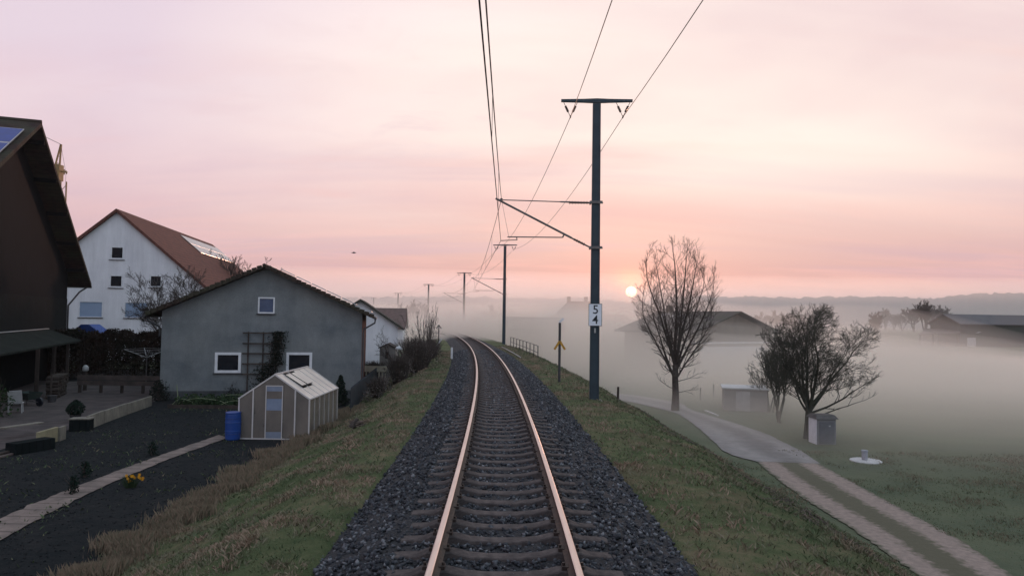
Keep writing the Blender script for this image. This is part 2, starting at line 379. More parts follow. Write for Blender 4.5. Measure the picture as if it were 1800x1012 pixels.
ss = np.unique(np.round(np.concatenate([-np.geomspace(14, 560, 34), np.arange(-14, 15.01, 0.25), np.geomspace(15.5, 900, 50), [-2.36, 2.36]]), 3))
ys = np.unique(np.round(np.concatenate([np.arange(-30, 62, 0.45), np.geomspace(62, 900, 150)]), 3))
S, Y = np.meshgrid(ss, ys)
Z = Hs(S, Y); X = S + cx(Y)
nx_, ny_ = len(ss), len(ys)
V = np.stack([X, Y, Z], -1).reshape(-1, 3)
idx = np.arange(nx_ * ny_).reshape(ny_, nx_)
F = np.stack([idx[:-1, :-1], idx[:-1, 1:], idx[1:, 1:], idx[1:, :-1]], -1).reshape(-1, 4)
bankw = (sm(-7.2, -6.4, S) * (1 - sm(9.2, 12.0, S))).ravel()
soilw = ((1 - sm(-7.2, -6.7, S)) * (1 - sm(50, 60, Y)) * (1 - sm(26, 34, -S))).ravel()
ground = npmesh('ground', V, F, m_ground, smooth=True, attrs={'bank': bankw, 'soil': soilw})
tag(ground, kind='structure')

# hills with a wooded crest, a kilometre away
def ridge_h(px):
    xs = [-700, 0, 500, 640, 780, 950, 1240, 1400, 1500, 1640, 1700, 1800, 2600]
    yy = [526, 526, 524, 521, 519, 523, 519, 521, 519, 522, 515, 513, 512]
    y = np.interp(px, xs, yy); return (557 + (px - 900) * 0.014 - y)
az = np.arange(-0.75, 0.75, 0.0024)
rr = np.concatenate([np.linspace(500, 592, 36), [605, 640, 720]])
AZ, RR = np.meshgrid(az, rr)
pxs = 900 + 1245 * np.tan(AZ)
hh = ridge_h(pxs) * (590 * np.cos(AZ)) / 1245.0 + CAMZ
rise = sm(490, 590, RR)
rng = np.random.default_rng(5)
colr_ = rng.random(len(az)); colr_ = np.convolve(colr_, [.25, .5, .25], 'same')
bump = rng.random(AZ.shape) * 1.6 + (colr_[None] - .5) * 3.4 + 0.7 * np.sin(AZ * 171 + RR * 0.05 + 3 * np.sin(AZ * 31)) + 1.5 * (rng.random(len(az)) > 0.95)[None]
hh = hh - 4.5 * np.exp(-((pxs - 1110) / 45) ** 2)
HZ = -3 + (hh - 1.5 + 3) * rise + bump * .62 * sm(498, 520, RR)
HZ[-1, :] = -4
HV = np.stack([RR * np.sin(AZ), RR * np.cos(AZ), HZ], -1).reshape(-1, 3)
ni = len(az); idx = np.arange(len(rr) * ni).reshape(len(rr), ni)
HF = np.stack([idx[:-1, :-1], idx[:-1, 1:], idx[1:, 1:], idx[1:, :-1]], -1).reshape(-1, 4)
m_hill = M('wooded_hill', (0.045, 0.052, 0.040), (0.022, 0.028, 0.024), 0.03, rough=0.95)
tag(npmesh('hills', HV, HF, m_hill), kind='structure')

# ------------------------------------------------------------------ roads, lane, path
def strip(name, left, right, zf, mat, n=80, thick=0.0, rag=0.0, seed=1, attr=True):
    """sheet between two polylines of ground points"""
    def resample(pl, n):
        pl = np.array([(p[0], p[1]) for p in pl]); d = np.concatenate([[0], np.cumsum(np.hypot(*np.diff(pl, axis=0).T))])
        t = np.linspace(0, d[-1], n); return np.stack([np.interp(t, d, pl[:, 0]), np.interp(t, d, pl[:, 1])], -1)
    def smooth(a):
        for _ in range(8): a[1:-1] = 0.25 * a[:-2] + 0.5 * a[1:-1] + 0.25 * a[2:]
        return a
    A = smooth(resample(left, n)); B = smooth(resample(right, n)); r = np.random.default_rng(seed)
    k = 9; V = []; U = []
    for i in range(n):
        ra, rb = r.normal(0, rag, 2)
        for j in range(k):
            u = j / (k - 1); uu = u + (ra if j == 0 else 0) + (rb if j == k - 1 else 0)
            p = A[i] * (1 - uu) + B[i] * uu; V.append((p[0], p[1], zf(p[0], p[1]))); U.append(u)
    idx = np.arange(n * k).reshape(n, k)
    F = np.stack([idx[:-1, :-1], idx[:-1, 1:], idx[1:, 1:], idx[1:, :-1]], -1).reshape(-1, 4)
    return npmesh(name, np.array(V), F, mat, smooth=True, attrs={'across': U})

def lane_material():
    m = M('lane_dirt', (0.27, 0.21, 0.18), (0.19, 0.15, 0.128), 5, rough=0.95, bump=0.02, bscale=14)
    t = m.node_tree; b = t.nodes['Principled BSDF']
    a = N(t, 'ShaderNodeAttribute', attribute_name='across').outputs['Fac']
    tcn = N(t, 'ShaderNodeTexCoord'); nz = N(t, 'ShaderNodeTexNoise'); nz.inputs['Scale'].default_value = 4.5; nz.inputs['Detail'].default_value = 8
    t.links.new(tcn.outputs['Object'], nz.inputs[0])
    v = mth(t, 'ADD', mth(t, 'ABSOLUTE', mth(t, 'SUBTRACT', a, 0.5)), mth(t, 'MULTIPLY', mth(t, 'SUBTRACT', nz.outputs[0], 0.5), 0.30))
    mid = ramp(t, v, [(0.12, 1.0), (0.23, 0.0)])
    edge = ramp(t, v, [(0.42, 0.0), (0.50, 1.0)])
    src = b.inputs['Base Color'].links[0].from_socket
    c = mixc(t, mth(t, 'MULTIPLY', mid, 0.9), src, (0.062, 0.062, 0.034))
    c = mixc(t, mth(t, 'MULTIPLY', edge, 0.8), c, (0.055, 0.065, 0.034))
    t.links.new(c, b.inputs['Base Color']); return m
m_lane = lane_material()
g4 = lambda px, py: G(px, py, -4.0)
nearE = [g4(1328, 809), g4(1359, 837), g4(1408, 874), g4(1497, 929), g4(1612, 1012)]
farE = [g4(1438, 815), g4(1510, 854), g4(1595, 900), g4(1687, 949), g4(1780, 1012)]
def extend(pl, y): a, b = Vector(pl[-2]), Vector(pl[-1]); return pl + [b + (b - a) * ((y - b.y) / (b.y - a.y))]
nearE = extend(nearE, 6); farE = extend(farE, 6)
tag(strip('dirt_lane', nearE, farE, lambda x, y: H(x, y) + 0.035, m_lane, 120, rag=0.012), kind='structure')
def road_material():
    m = M('asphalt_old', (0.215, 0.200, 0.192), (0.155, 0.145, 0.140), 1.5, rough=0.85, bump=0.006, bscale=60)
    t = m.node_tree; b = t.nodes['Principled BSDF']
    a = N(t, 'ShaderNodeAttribute', attribute_name='across').outputs['Fac']
    tcn = N(t, 'ShaderNodeTexCoord'); nz = N(t, 'ShaderNodeTexNoise'); nz.inputs['Scale'].default_value = 0.9; nz.inputs['Detail'].default_value = 6
    t.links.new(tcn.outputs['Object'], nz.inputs[0])
    v = mth(t, 'ADD', a, mth(t, 'MULTIPLY', mth(t, 'SUBTRACT', nz.outputs[0], 0.5), 0.3))
    lane = ramp(t, v, [(0.0, 1.0), (0.30, 1.15), (0.52, 0.72), (0.66, 0.75), (0.85, 1.2), (1.0, 1.0)])
    src = b.inputs['Base Color'].links[0].from_socket
    t.links.new(mixc(t, 1.0, src, lane, 'MULTIPLY'), b.inputs['Base Color']); return m
rn = [g4(1330, 812), g4(1278, 799), g4(1245, 768), g4(1222, 748), g4(1192, 727), Vector((9.8, 55, -4)), Vector((6.5, 60.5, -4)), Vector((0.5, 63, -4))]
rf = [g4(1442, 816), g4(1402, 790), g4(1352, 765), g4(1300, 747), g4(1250, 732), g4(1208, 719), Vector((13.5, 55, -4)), Vector((11.0, 60.5, -4)), Vector((6.0, 64.6, -4)), Vector((0.0, 66.5, -4))]
tag(strip('road', rn, rf, lambda x, y: max(H(x, y), -4.0) * 0 + -3.955, road_material(), 90, rag=0.008, seed=4), kind='structure')
# garden surfaces
gp = lambda px, py: G(px, py, -1.8)
m_pavers = M('paver_pale', (0.20, 0.155, 0.135), (0.10, 0.082, 0.072), 2.5, rough=0.9, bump=0.02, bscale=12)
rows(m_pavers, 1, 0.52, 0.02, 0.45, 'board')
m_patio = M('patio_stone', (0.10, 0.082, 0.080), (0.055, 0.048, 0.048), 1.3, rough=0.9, bump=0.012, bscale=14)
rows(m_patio, 1, 0.40, 0.01, 0.6, 'board'); m_patio.node_tree.nodes['Principled BSDF'].inputs['Specular IOR Level'].default_value = .1
lft = [gp(-60, 950), gp(0, 912), gp(90, 873), gp(180, 838), gp(290, 798), gp(385, 765)]
rgt = [gp(-40, 975), gp(0, 950), gp(100, 896), gp(190, 852), gp(298, 807), gp(400, 770)]
tag(strip('garden_path', lft, rgt, lambda x, y: -1.775, m_pavers, 60, rag=0.035), kind='structure')
tag(strip('patio', [(-60, 22), (-55, 44)], [(-15.7, 21), (-16.2, 27), (-17.2, 33.5), (-17.9, 44)], lambda x, y: -1.782, m_patio, 40), kind='structure')

# ------------------------------------------------------------------ track
track = empty('railway_track', (0, 0, 0), 0, 'single curved railway track with shiny rails on dark sleepers', 'railway track')
CANT = 0.013
def tp(s, y, z):                               # point at signed offset s from the centre line at station y
    sl = -0.0015 * (y if abs(y) < YC else math.copysign(YC, y)); n = math.hypot(1, sl)
    return Vector((float(cx(y)) + s / n, y - s * sl / n, z + CANT * s))
prof = [(-0.075, -0.158), (0.075, -0.158), (0.075, -0.147), (0.012, -0.128), (0.010, -0.045), (0.036, -0.034), (0.036, -0.006), (0.024, 0.0), (-0.024, 0.0), (-0.036, -0.006), (-0.036, -0.034), (-0.010, -0.045), (-0.012, -0.128), (-0.075, -0.147)]
ysr = list(np.concatenate([np.arange(-12, 110, 1.0), np.arange(110, 330, 5.0)]))
for sgn in (-1, 1):
    mb = MB(); k = len(prof)
    for y in ysr:
        for (a, b) in prof: mb.v.append(tuple(tp(sgn * 0.753 + a, float(y), b)))
    for i in range(len(ysr) - 1):
        for j in range(k):
            a = i * k + j; b = i * k + (j + 1) % k; mb.f.append((a, b, b + k, a + k)); mb.m.append(1 if j in (6, 7, 8) else 0)
    mb.build('rail', [m_rail_side, m_rail_top], track)
xs_ = [(-1.30, -.225), (-1.0, -.21), (-.90, -.172), (-.60, -.172), (-.42, -.215), (-.2, -.235), (0.2, -.235), (.42, -.215), (.60, -.172), (.90, -.172), (1.0, -.21), (1.30, -.225)]
mb = MB()
for x, z in xs_:
    mb.v += [(x, -.15, -.40), (x, -.105, z - .012), (x, -.09, z), (x, .09, z), (x, .105, z - .012), (x, .15, -.40)]
for i in range(len(xs_) - 1):
    for j in range(5): a = i * 6 + j; mb.f.append((a, a + 1, a + 7, a + 6)); mb.m.append(0)
mb.f.append((5, 4, 3, 2, 1, 0)); mb.m.append(0); e = (len(xs_) - 1) * 6; mb.f.append(tuple(e + q for q in range(6))); mb.m.append(0)
for r_ in (-.753, .753):
    for q in (-1, 1):
        mb.box(r_ + q * .085 - .035, r_ + q * .085 + .035, -.06, .06, -.175, -.135, 1)
        mb.tube([(r_ + q * .10, 0, -.14), (r_ + q * .10, 0, -.105)], .018, 6, 1)
first = None; ksl = 0; rest = MB()
rnd = random.Random(3)
y = -1.2
while y < 112:
    c = tp(0, y, 0); sl = -0.0015 * y
    if y >= 4.5 and ksl < 100:
        if first is None: o = first = mb.build('sleeper', [m_sleeper, m_clip], track)
        else: o = first.copy(); col.objects.link(o); o.parent = track
        o.location = (c.x + rnd.uniform(-.012, .012), c.y, rnd.uniform(-.006, .006)); o.rotation_euler = (0, -CANT, math.atan(sl) + rnd.uniform(-.006, .006)); ksl += 1
    else:
        R = Matrix.Translation(c) @ Matrix.Rotation(math.atan(sl), 4, 'Z')
        rest.add([R @ Vector(v) for v in mb.v], mb.f); rest.m[-len(mb.f):] = mb.m
    y += 0.6
tag(rest.build('sleeper', [m_sleeper, m_clip], track), kind='stuff')

# ballast: bed sheet and loose stones in one object
def bz(s):
    a = np.abs(s); return -0.250 - 0.02 * (1 - sm(0.2, 0.7, a)) + 0.03 * np.exp(-((a - 1.45) / .2) ** 2) - 0.42 * np.clip((a - 1.45) / 1.15, 0, 1) ** 1.15
sb = np.concatenate([np.linspace(-2.75, 2.75, 60)]); yb = np.concatenate([np.arange(-6, 60, 0.25), np.arange(60, 330, 3.0)])
rng = np.random.default_rng(11)
SB, YB = np.meshgrid(sb, yb)
edge = 1 - sm(2.2, 2.75, np.abs(SB)) * 0.0
slp = -0.0015 * np.minimum(YB, YC); nn = np.hypot(1, slp)
ZB = bz(SB) + CANT * SB + rng.normal(0, 0.016, SB.shape)
BV = np.stack([cx(YB) + SB / nn, YB - SB * slp / nn, ZB], -1).reshape(-1, 3)
idx = np.arange(SB.size).reshape(SB.shape); BF = np.stack([idx[:-1, :-1], idx[:-1, 1:], idx[1:, 1:], idx[1:, :-1]], -1).reshape(-1, 4)
tag(npmesh('ballast_bed', BV, BF, m_bed), kind='structure')
NST = 36000
u = rng.random(NST); yst = 4.5 + 55 * u ** 1.9
sst = rng.uniform(-1, 1, NST) * (2.52 + rng.normal(0, .22, NST))
ph = (yst + 1.2) % 0.6; onsl = (np.minimum(ph, 0.6 - ph) < 0.10) & (np.abs(sst) < 1.25)
keep = ~(onsl & (rng.random(NST) > 0.22)) & ~(np.abs(np.abs(sst) - .753) < .10)
yst, sst = yst[keep], sst[keep]; n = len(yst)
size = rng.uniform(0.016, 0.036, n) * (1 + 0.012 * yst)
octa = np.array([(1,0,0),(-1,0,0),(0,1,0),(0,-1,0),(0,0,1),(0,0,-1)], float)
of = np.array([(0,2,4),(2,1,4),(1,3,4),(3,0,4),(2,0,5),(1,2,5),(3,1,5),(0,3,5)])
ov = octa[None] * rng.uniform(0.55, 1.35, (n, 6, 1)) + rng.normal(0, .22, (n, 6, 3))
q = rng.normal(size=(n, 3, 3)); Q, _ = np.linalg.qr(q)
ov = np.einsum('nij,nkj->nki', Q, ov) * size[:, None, None]
slp = -0.0015 * yst; nn = np.hypot(1, slp)
cen = np.stack([cx(yst) + sst / nn, yst - sst * slp / nn, bz(sst) + CANT * sst + size * 0.35], -1)
SV = (ov + cen[:, None]).reshape(-1, 3); SF = (of[None] + 6 * np.arange(n)[:, None, None]).reshape(-1, 3)
t_ = m_stone.node_tree; b_ = t_.nodes['Principled BSDF']; a_ = N(t_, 'ShaderNodeAttribute', attribute_name='tone').outputs['Fac']
t_.links.new(ramp(t_, a_, [(0.0, (0.018, 0.020, 0.026)), (0.55, (0.032, 0.036, 0.045)), (0.85, (0.080, 0.086, 0.098)), (1.0, (0.17, 0.175, 0.19))]), b_.inputs['Base Color'])
tag(npmesh('ballast', SV, SF, m_stone, attrs={'tone': np.repeat(rng.random(n) ** 1.2, 6)}), 'loose dark grey ballast stones around and beside the sleepers', None, None, 'stuff')

octa_ = octa; of_ = of
# ------------------------------------------------------------------ grass
def grass_mat(name, cs):
    m = bpy.data.materials.new(name); m.use_nodes = True; t = m.node_tree; b = t.nodes['Principled BSDF']
    b.inputs['Roughness'].default_value = 0.9; b.inputs['Specular IOR Level'].default_value = 0.1
    a = N(t, 'ShaderNodeAttribute', attribute_name='tone').outputs['Fac']
    t.links.new(ramp(t, a, cs), b.inputs['Base Color']); return m
m_grass = grass_mat('grass_blades', [(0.0, (0.052, 0.080, 0.040)), (0.40, (0.105, 0.130, 0.070)), (0.62, (0.165, 0.155, 0.105)), (1.0, (0.28, 0.205, 0.150))])
def blades(name, s, y, h, wdt, tone, lean, mat, label, yoff=0):
    n = len(s); r = np.random.default_rng(len(s))
    x = cx(y) + s; z = Hs(s, y) - 0.01
    a = r.uniform(0, 2 * np.pi, n); dx, dy = np.cos(a) * wdt / 2, np.sin(a) * wdt / 2
    la = r.uniform(0, 2 * np.pi, n); lx, ly = np.cos(la) * lean * h, np.sin(la) * lean * h
    p0 = np.stack([x - dx, y - dy, z], -1); p1 = np.stack([x + dx, y + dy, z], -1)
    p2 = np.stack([x + dx * .6 + lx * .35, y + dy * .6 + ly * .35, z + h * .6], -1)
    p3 = np.stack([x + lx, y + ly, z + h], -1)
    V = np.stack([p0, p1, p2, p3], 1).reshape(-1, 3); F = (np.array([[0, 1, 2, 3]])[None] + 4 * np.arange(n)[:, None, None]).reshape(-1, 4)
    o = npmesh(name, V, F, mat, attrs={'tone': np.repeat(tone, 4)})
    return tag(o, label, None, None, 'stuff')
def fbm(x, y, f, seed=0.0):
    return np.array([mnoise.fractal(Vector((a * f + seed, b * f, seed)), 1.0, 2.0, 4) for a, b in zip(x, y)])
def bank(name, s0, s1, n, y0, y1, hb, dry, label, seed, pw=1.7):
    r = np.random.default_rng(seed)
    y = y0 + (y1 - y0) * r.random(n) ** pw; s = r.uniform(s0, s1, n)
    nb = fbm(s, y, 0.9, seed); n2 = fbm(s, y, 3.0, seed + 9.0)
    keep = r.random(n) < np.clip(0.75 + nb * 1.2, 0.15, 1); y, s, nb, n2 = y[keep], s[keep], nb[keep], n2[keep]; m = len(y)
    h = hb * r.uniform(.5, 1.3, m) * (1 + 1.1 * np.clip(n2, -0.6, 1)) * (1 + y * 0.004)
    wd = r.uniform(.008, .016, m) * (1 + y * 0.07)
    tone = np.clip(dry + nb * 0.75 + n2 * 0.25 + r.normal(0, .07, m), 0, 1)
    return blades(name, s, y, h, wd, tone, r.uniform(.3, 1.3, m), m_grass, label)
bank('grass', -6.7, -2.2, 120000, 6, 62, 0.050, 0.60, 'short tufted half-dry grass on the left bank of the railway', 21)
bank('grass', 2.2, 4.2, 26000, 5, 75, 0.060, 0.60, 'dry brownish grass along the right ballast shoulder', 22)
bank('grass', 4.2, 10.9, 140000, 7, 75, 0.060, 0.44, 'green grass covering the right embankment slope', 23)
r = np.random.default_rng(44); nW = 110000
yw = 12 + 24 * r.random(nW) ** 1.5; sw = r.uniform(10.6, 36, nW); nb = fbm(sw, yw, .5, 3.3)
xw = sw + cx(yw); kk = r.random(nW) < np.clip(.6 + nb * 1.5, .1, 1)
lane_c = np.interp(yw, [12, 18.4, 24, 32, 36, 42, 50], [11.4, 11.9, 12.1, 12.7, 11.5, 11.3, 11.4]); kk &= np.abs(xw - lane_c) > np.where(yw < 32, 1.45, 2.0)
yw, sw, nb = yw[kk], sw[kk], nb[kk]; m = len(yw)
blades('meadow_grass', sw, yw, .06 * r.uniform(.5, 1.5, m) * (1 + nb), r.uniform(.008, .016, m) * (1 + yw * .05), np.clip(.46 + nb * .4 + r.normal(0, .07, m), 0, 1), r.uniform(.3, 1.2, m), m_grass, 'short green meadow grass on the field beside the dirt lane')
# weeds and clods on the garden beds
r = np.random.default_rng(45); nW = 9000
yw = 10 + 26 * r.random(nW); xw = r.uniform(-15.5, -7.2, nW); nb = fbm(xw, yw, .8, 7.7); kk = (r.random(nW) < np.clip(nb * 1.6, 0.02, .9)) & ~((xw > -9.6) & (yw > 24.4)); yw, xw = yw[kk], xw[kk]; m = len(yw)
blades('weeds', xw - cx(yw), yw, r.uniform(.03, .10, m), r.uniform(.02, .05, m), np.clip(r.normal(.25, .25, m), 0, 1), r.uniform(.5, 1.5, m), m_grass, 'sparse low weeds on the dark garden beds')
r = np.random.default_rng(46); n = 7000; yw = 9 + 27 * r.random(n) ** 1.3; xw = r.uniform(-15.6, -6.9, n); kk = ~((xw > -9.6) & (yw > 24.4)) & (np.abs(xw + 10.35) > .35); yw, xw = yw[kk], xw[kk]; n = len(yw)
size = r.uniform(.008, .026, n); ov = octa_[None] * r.uniform(.55, 1.3, (n, 6, 1)) * size[:, None, None] * np.array([1.3, 1.3, .7]); cen = np.stack([xw, yw, np.full(n, -1.79)], -1)
tag(npmesh('soil_clods', (ov + cen[:, None]).reshape(-1, 3), (of_[None] + 6 * np.arange(n)[:, None, None]).reshape(-1, 3), M('soil_clod', (.030, .031, .033), (.011, .014, .016), 3, rough=.95, spec=.05)), 'dark crumbly soil clods scattered over the garden beds', None, None, 'stuff')
# brown fringe at the foot of the left bank
r = np.random.default_rng(31); nF = 80000
yf = 8.5 + 24 * r.random(nF) ** 1.4; cl = np.sin(yf * 2.2) * .18 + np.sin(yf * 5.1) * .1
sf = -6.75 + cl + r.normal(0, .20, nF) + np.where(yf > 22, .2, 0)
amp = 0.55 + .45 * np.sin(yf * 1.3 + 2 * np.sin(yf * .7)) * np.sin(yf * 3.7)
blades('dry_grass', sf, yf, np.clip(.34 * (amp * .6 + .25) * r.uniform(.4, 1.2, nF), .03, .5), r.uniform(.006, .013, nF) * (1 + yf * .03), np.clip(0.84 + r.normal(0, .14, nF), .2, 1), r.uniform(.1, .5, nF), m_grass, 'reddish brown dead grass fringe between the garden and the left bank')
# bramble and dead stalks lying in the middle of the right slope
r = np.random.default_rng(33); mb = MB()
for i in range(1500):
    yy = 8 + 26 * r.random() ** 1.2; s_ = 7.2 + .9 * math.sin(yy * .8) + r.normal(0, .55); x_ = s_ + float(cx(yy)); z_ = H(x_, yy)
    a = r.uniform(0, 2 * math.pi); L = r.uniform(.15, .6); q = .02 + r.random() * .10
    p = Vector((x_, yy, z_)); e = Vector((math.cos(a) * L, math.sin(a) * L, 0)); e.z = H(x_ + e.x, yy + e.y) - z_
    mb.tube([p, p + e * .5 + Vector((0, 0, q)), p + e + Vector((0, 0, .01))], .004 + .0002 * yy, 3, cap=False)
m_stalk = M('dead_stalks', (0.15, 0.115, 0.095), (0.06, 0.05, 0.045), 2, rough=0.9)
tag(mb.build('dead_stalks', m_stalk), 'tangle of grey-brown dead stalks on the right embankment slope', None, None, 'stuff')

# ------------------------------------------------------------------ masts and wires
def make_mast(plate=False):
    root = empty('catenary_mast', (0, 0, 0))
    H0, HT = -0.9, 11.2 - 0.45 + .45
    mb = MB(); w0, w1 = .165, .135
    # rolled H-section, flanges across the track
    for (fx) in (-1, 1):
        a0, a1 = fx * w0, fx * w1
        mb.add([(a0 - .012, -.15, H0), (a0 + .012, -.15, H0), (a0 + .012, .15, H0), (a0 - .012, .15, H0), (a1 - .012, -.13, HT), (a1 + .012, -.13, HT), (a1 + .012, .13, HT), (a1 - .012, .13, HT)],
               [(0,3,2,1),(4,5,6,7),(0,1,5,4),(1,2,6,5),(2,3,7,6),(3,0,4,7)])
    mb.add([(-w0 + .014, -.105, H0), (w0 - .014, -.105, H0), (w0 - .014, -.09, H0), (-w0 + .014, -.09, H0), (-w1 + .014, -.095, HT - .01), (w1 - .014, -.095, HT - .01), (w1 - .014, -.08, HT - .01), (-w1 + .014, -.08, HT - .01)],
               [(0,3,2,1),(4,5,6,7),(0,1,5,4),(1,2,6,5),(2,3,7,6),(3,0,4,7)])
    mb.build('mast_post', m_steel, root)
    mb = MB(); mb.box(-.30, .30, -.30, .30, -.6, -.07); mb.build('footing', m_concrete, root, bevel=.02)
    mb = MB()                                   # crossarm: deeper at the middle
    for sg in (-1, 1):
        a = [(0, -.07, HT + .02), (0, .07, HT + .02), (0, .07, HT + .18), (0, -.07, HT + .18), (sg * .5, -.07, HT + .04), (sg * .5, .07, HT + .04), (sg * .5, .07, HT + .16), (sg * .5, -.07, HT + .16), (sg * 1.36, -.06, HT + .06), (sg * 1.36, .06, HT + .06), (sg * 1.36, .06, HT + .15), (sg * 1.36, -.06, HT + .15)]
        fs = []
        for k in (0, 4): fs += [(k, k+1, k+5, k+4), (k+1, k+2, k+6, k+5), (k+2, k+3, k+7, k+6), (k+3, k, k+4, k+7)]
        mb.add(a, fs + [(8, 9, 10, 11)])
    mb.build('crossarm', m_steel, root)
    for sg in (-1, 1):                           # V-shaped insulator strings
        c = sg * 1.0; p = Vector((c, 0, HT - .52))
        mb = MB()
        for q in (-.27, .27):
            t = Vector((c + q, 0, HT + .06)); mb.tube([t, p], .012, 5)
            d = (p - t)
            for k in range(5): u = t + d * (.30 + .08 * k); mb.tube([u - d.normalized() * .02, u, u + d.normalized() * .022, u + d.normalized() * .04], [.012, .05, .05, .012], 8)
        mb.tube([p + Vector((0, -.12, .0)), p + Vector((0, .12, 0))], .03, 6)
        mb.build('insulator', m_insul, root)
    # cantilever reaching over the track (local -x)
    mb = MB(); mb.tube([(-.16, 0, 7.38), (-1.35, 0, 7.41)], .030, 8); mb.tube([(-1.3, 0, 7.41), (-3.72, 0, 7.47)], .020, 8)
    mb.build('top_tube', m_galv, root)
    mb = MB(); mb.tube([(-.16, 0, 5.66), (-.95, 0, 6.05)], .030, 8); mb.tube([(-.9, 0, 6.03), (-3.82, 0, 7.52)], .042, 8)
    mb.tube([(-3.60, -.05, 7.46), (-3.60, .05, 7.46)], .07, 8); mb.build('bracket_tube', m_galv, root)
    mb = MB()
    q = [(-.28, 7.384, .035)]
    for k in range(7): x = -.32 - .11 * k; q += [(x, 7.384, .035), (x - .005, 7.384, .064), (x - .03, 7.384, .064), (x - .035, 7.384, .035)]
    mb.tube([(a, 0, b) for a, b, c in q], [c for a, b, c in q], 10); mb.build('insulator', m_insul, root); mb = MB(); q = []
    for k in range(5):
        for e_, c in ((0, .035), (.004, .062), (.027, .062), (.031, .035)): x = -.42 - .09 * k - e_; q.append((x, 5.66 + (-.16 - x) * .493, c))
    mb.tube([(a, 0, b) for a, b, c in q], [c for a, b, c in q], 10); mb.build('insulator', m_insul, root)
    mb = MB(); mb.tube([(-1.25, 0, 6.05), (-3.35, 0, 6.05)], .022, 8); mb.tube([(-1.25, 0, 6.05), (-1.18, 0, 6.18)], .03, 6)
    mb.tube([(-3.0, 0, 6.05), (-2.98, 0, 5.93)], .02, 6); mb.tube([(-2.98, 0, 5.94), (-3.60, 0, 5.905)], .016, 6)
    mb.tube([(-3.58, 0, 7.4), (-3.3, 0, 6.06)], .006, 4); mb.build('steady_arm', m_galv, root)
    for z in (7.38, 5.66):
        mb = MB(); mb.box(-.24, .24, -.19, -.165, z - .05, z + .05); mb.box(-.24, -.18, -.16, .19, z - .05, z + .05)
        mb.tube([(.18, 0, z), (.27, 0, z)], .03, 6)
        mb.build('clamp', m_galv, root)
    return root
def text_mesh(txt, size, mat, parent, loc, name='digit'):
    cu = bpy.data.curves.new('t', 'FONT'); cu.body = txt; cu.size = size; cu.extrude = 0.002; cu.align_x = 'CENTER'; cu.align_y = 'CENTER'; cu.offset = 0.004
    tmp = bpy.data.objects.new('t', cu); col.objects.link(tmp)
    me = bpy.data.meshes.new_from_object(tmp.evaluated_get(bpy.context.evaluated_depsgraph_get()))
    bpy.data.objects.remove(tmp); me.materials.clear(); me.materials.append(mat); me.name = name
    o = bpy.data.objects.new(name, me); col.objects.link(o); o.parent = parent; o.location = loc; o.rotation_euler = (math.pi / 2, 0, 0)
    return o
mast_px = [(1049, 180, 26.8), (888, 430, 80), (816.5, 479, 127), (753.5, 499.5, 172), (700, 515, 236), (657, 523, 292)]
MB_Z = -0.45
proto = make_mast(); masts = []
labs = ['nearest dark steel catenary mast with white 5 4 plate beside the track', 'second catenary mast along the track, next to the metal railing',
        'third catenary mast, pale in haze left of the second', 'fourth catenary mast standing behind the tall narrow bare bush',
        'fifth catenary mast, faint above the hazy pink roof', 'sixth and faintest catenary mast beside the house gable top']
for i, (px, py, d) in enumerate(mast_px):
    p = P(px, py, d); o = proto if i == 0 else dup(proto)
    o.location = (p.x, d, MB_Z - 0.0); o.rotation_euler = (0, 0, math.atan(-0.0015 * min(d, YC)))
    tag(o, labs[i], 'catenary mast', 'catenary masts along the railway'); masts.append((p.x, d))
    if i: 
        sc_ = (p.z - MB_Z) / 11.35; o.scale = (1, 1, sc_)
bx0 = proto
sp_ = MB(); sp_.box(-.245, .245, -.225, -.20, 2.98, 3.83)
hp = P(1043, 553, 26.6).z - MB_Z
pl = MB(); pl.box(-.25, .25, -.225, -.20, hp - .42, hp + .42); pl = pl.build('number_plate', m_plate, bx0, bevel=.02)
bd = MB()
for (a, b, c, d_) in ((-.25, -.235, -.42, .42), (.235, .25, -.42, .42), (-.235, .235, .405, .42), (-.235, .235, -.42, -.405)): bd.box(a, b, -.230, -.2255, hp + c, hp + d_)
bd.build('plate_border', m_postgrey, pl)
text_mesh('5', .46, m_black, pl, (0.01, -.2285, hp + .18)); text_mesh('4', .46, m_black, pl, (0.0, -.2285, hp - .20))
mb = MB(); mb.box(-.03, .03, -.16, -.152, hp - .68, hp - .50); mb.build('label_strip', m_cloth, bx0)

def local(i, lx, lz):                           # world point of mast-local (lx, z)
    if i < 0:
        x, d = float(cx(-27)) + 3.62, -27.0; a = math.atan(0.0015 * 27)
        return Vector((x + lx * math.cos(a), d + lx * math.sin(a), MB_Z + lz))
    x, d = masts[i]; a = math.atan(-0.0015 * min(d, YC)); s = 1.0
    return Vector((x + lx * math.cos(a), d + lx * math.sin(a), MB_Z + lz))
def sag(a, b, s, n=14): return [a.lerp(b, t / n) - Vector((0, 0, 4 * s * (t / n) * (1 - t / n))) for t in range(n + 1)]
cat = empty('overhead_line', (0, 0, 0), 0, 'overhead contact line with droppers hanging above the left half of the track', 'overhead line')
mess = []; cont = []; drops = []
for i in range(-1, 4):
    off = 0.38 if i == -1 else 0.0
    offn = 0.0
    a = local(i, -3.60 + off, 7.5); b = local(i + 1, -3.60 + offn, 7.5)
    c = local(i, -3.60 + off * 1.0, 5.9); d = local(i + 1, -3.60 + offn, 5.9)
    m_ = sag(a, b, 1.0); k_ = sag(c, d, .03); mess += m_ if i == -1 else m_[1:]; cont += k_ if i == -1 else k_[1:]
    for t in range(2, 13, 2): drops.append((m_[t], k_[t]))
mb = MB(); mb.tube(mess, .011, 5); mb.build('messenger_wire', m_wire, cat)
mb = MB(); mb.tube(cont, .010, 5); mb.build('contact_wire', m_wire, cat)
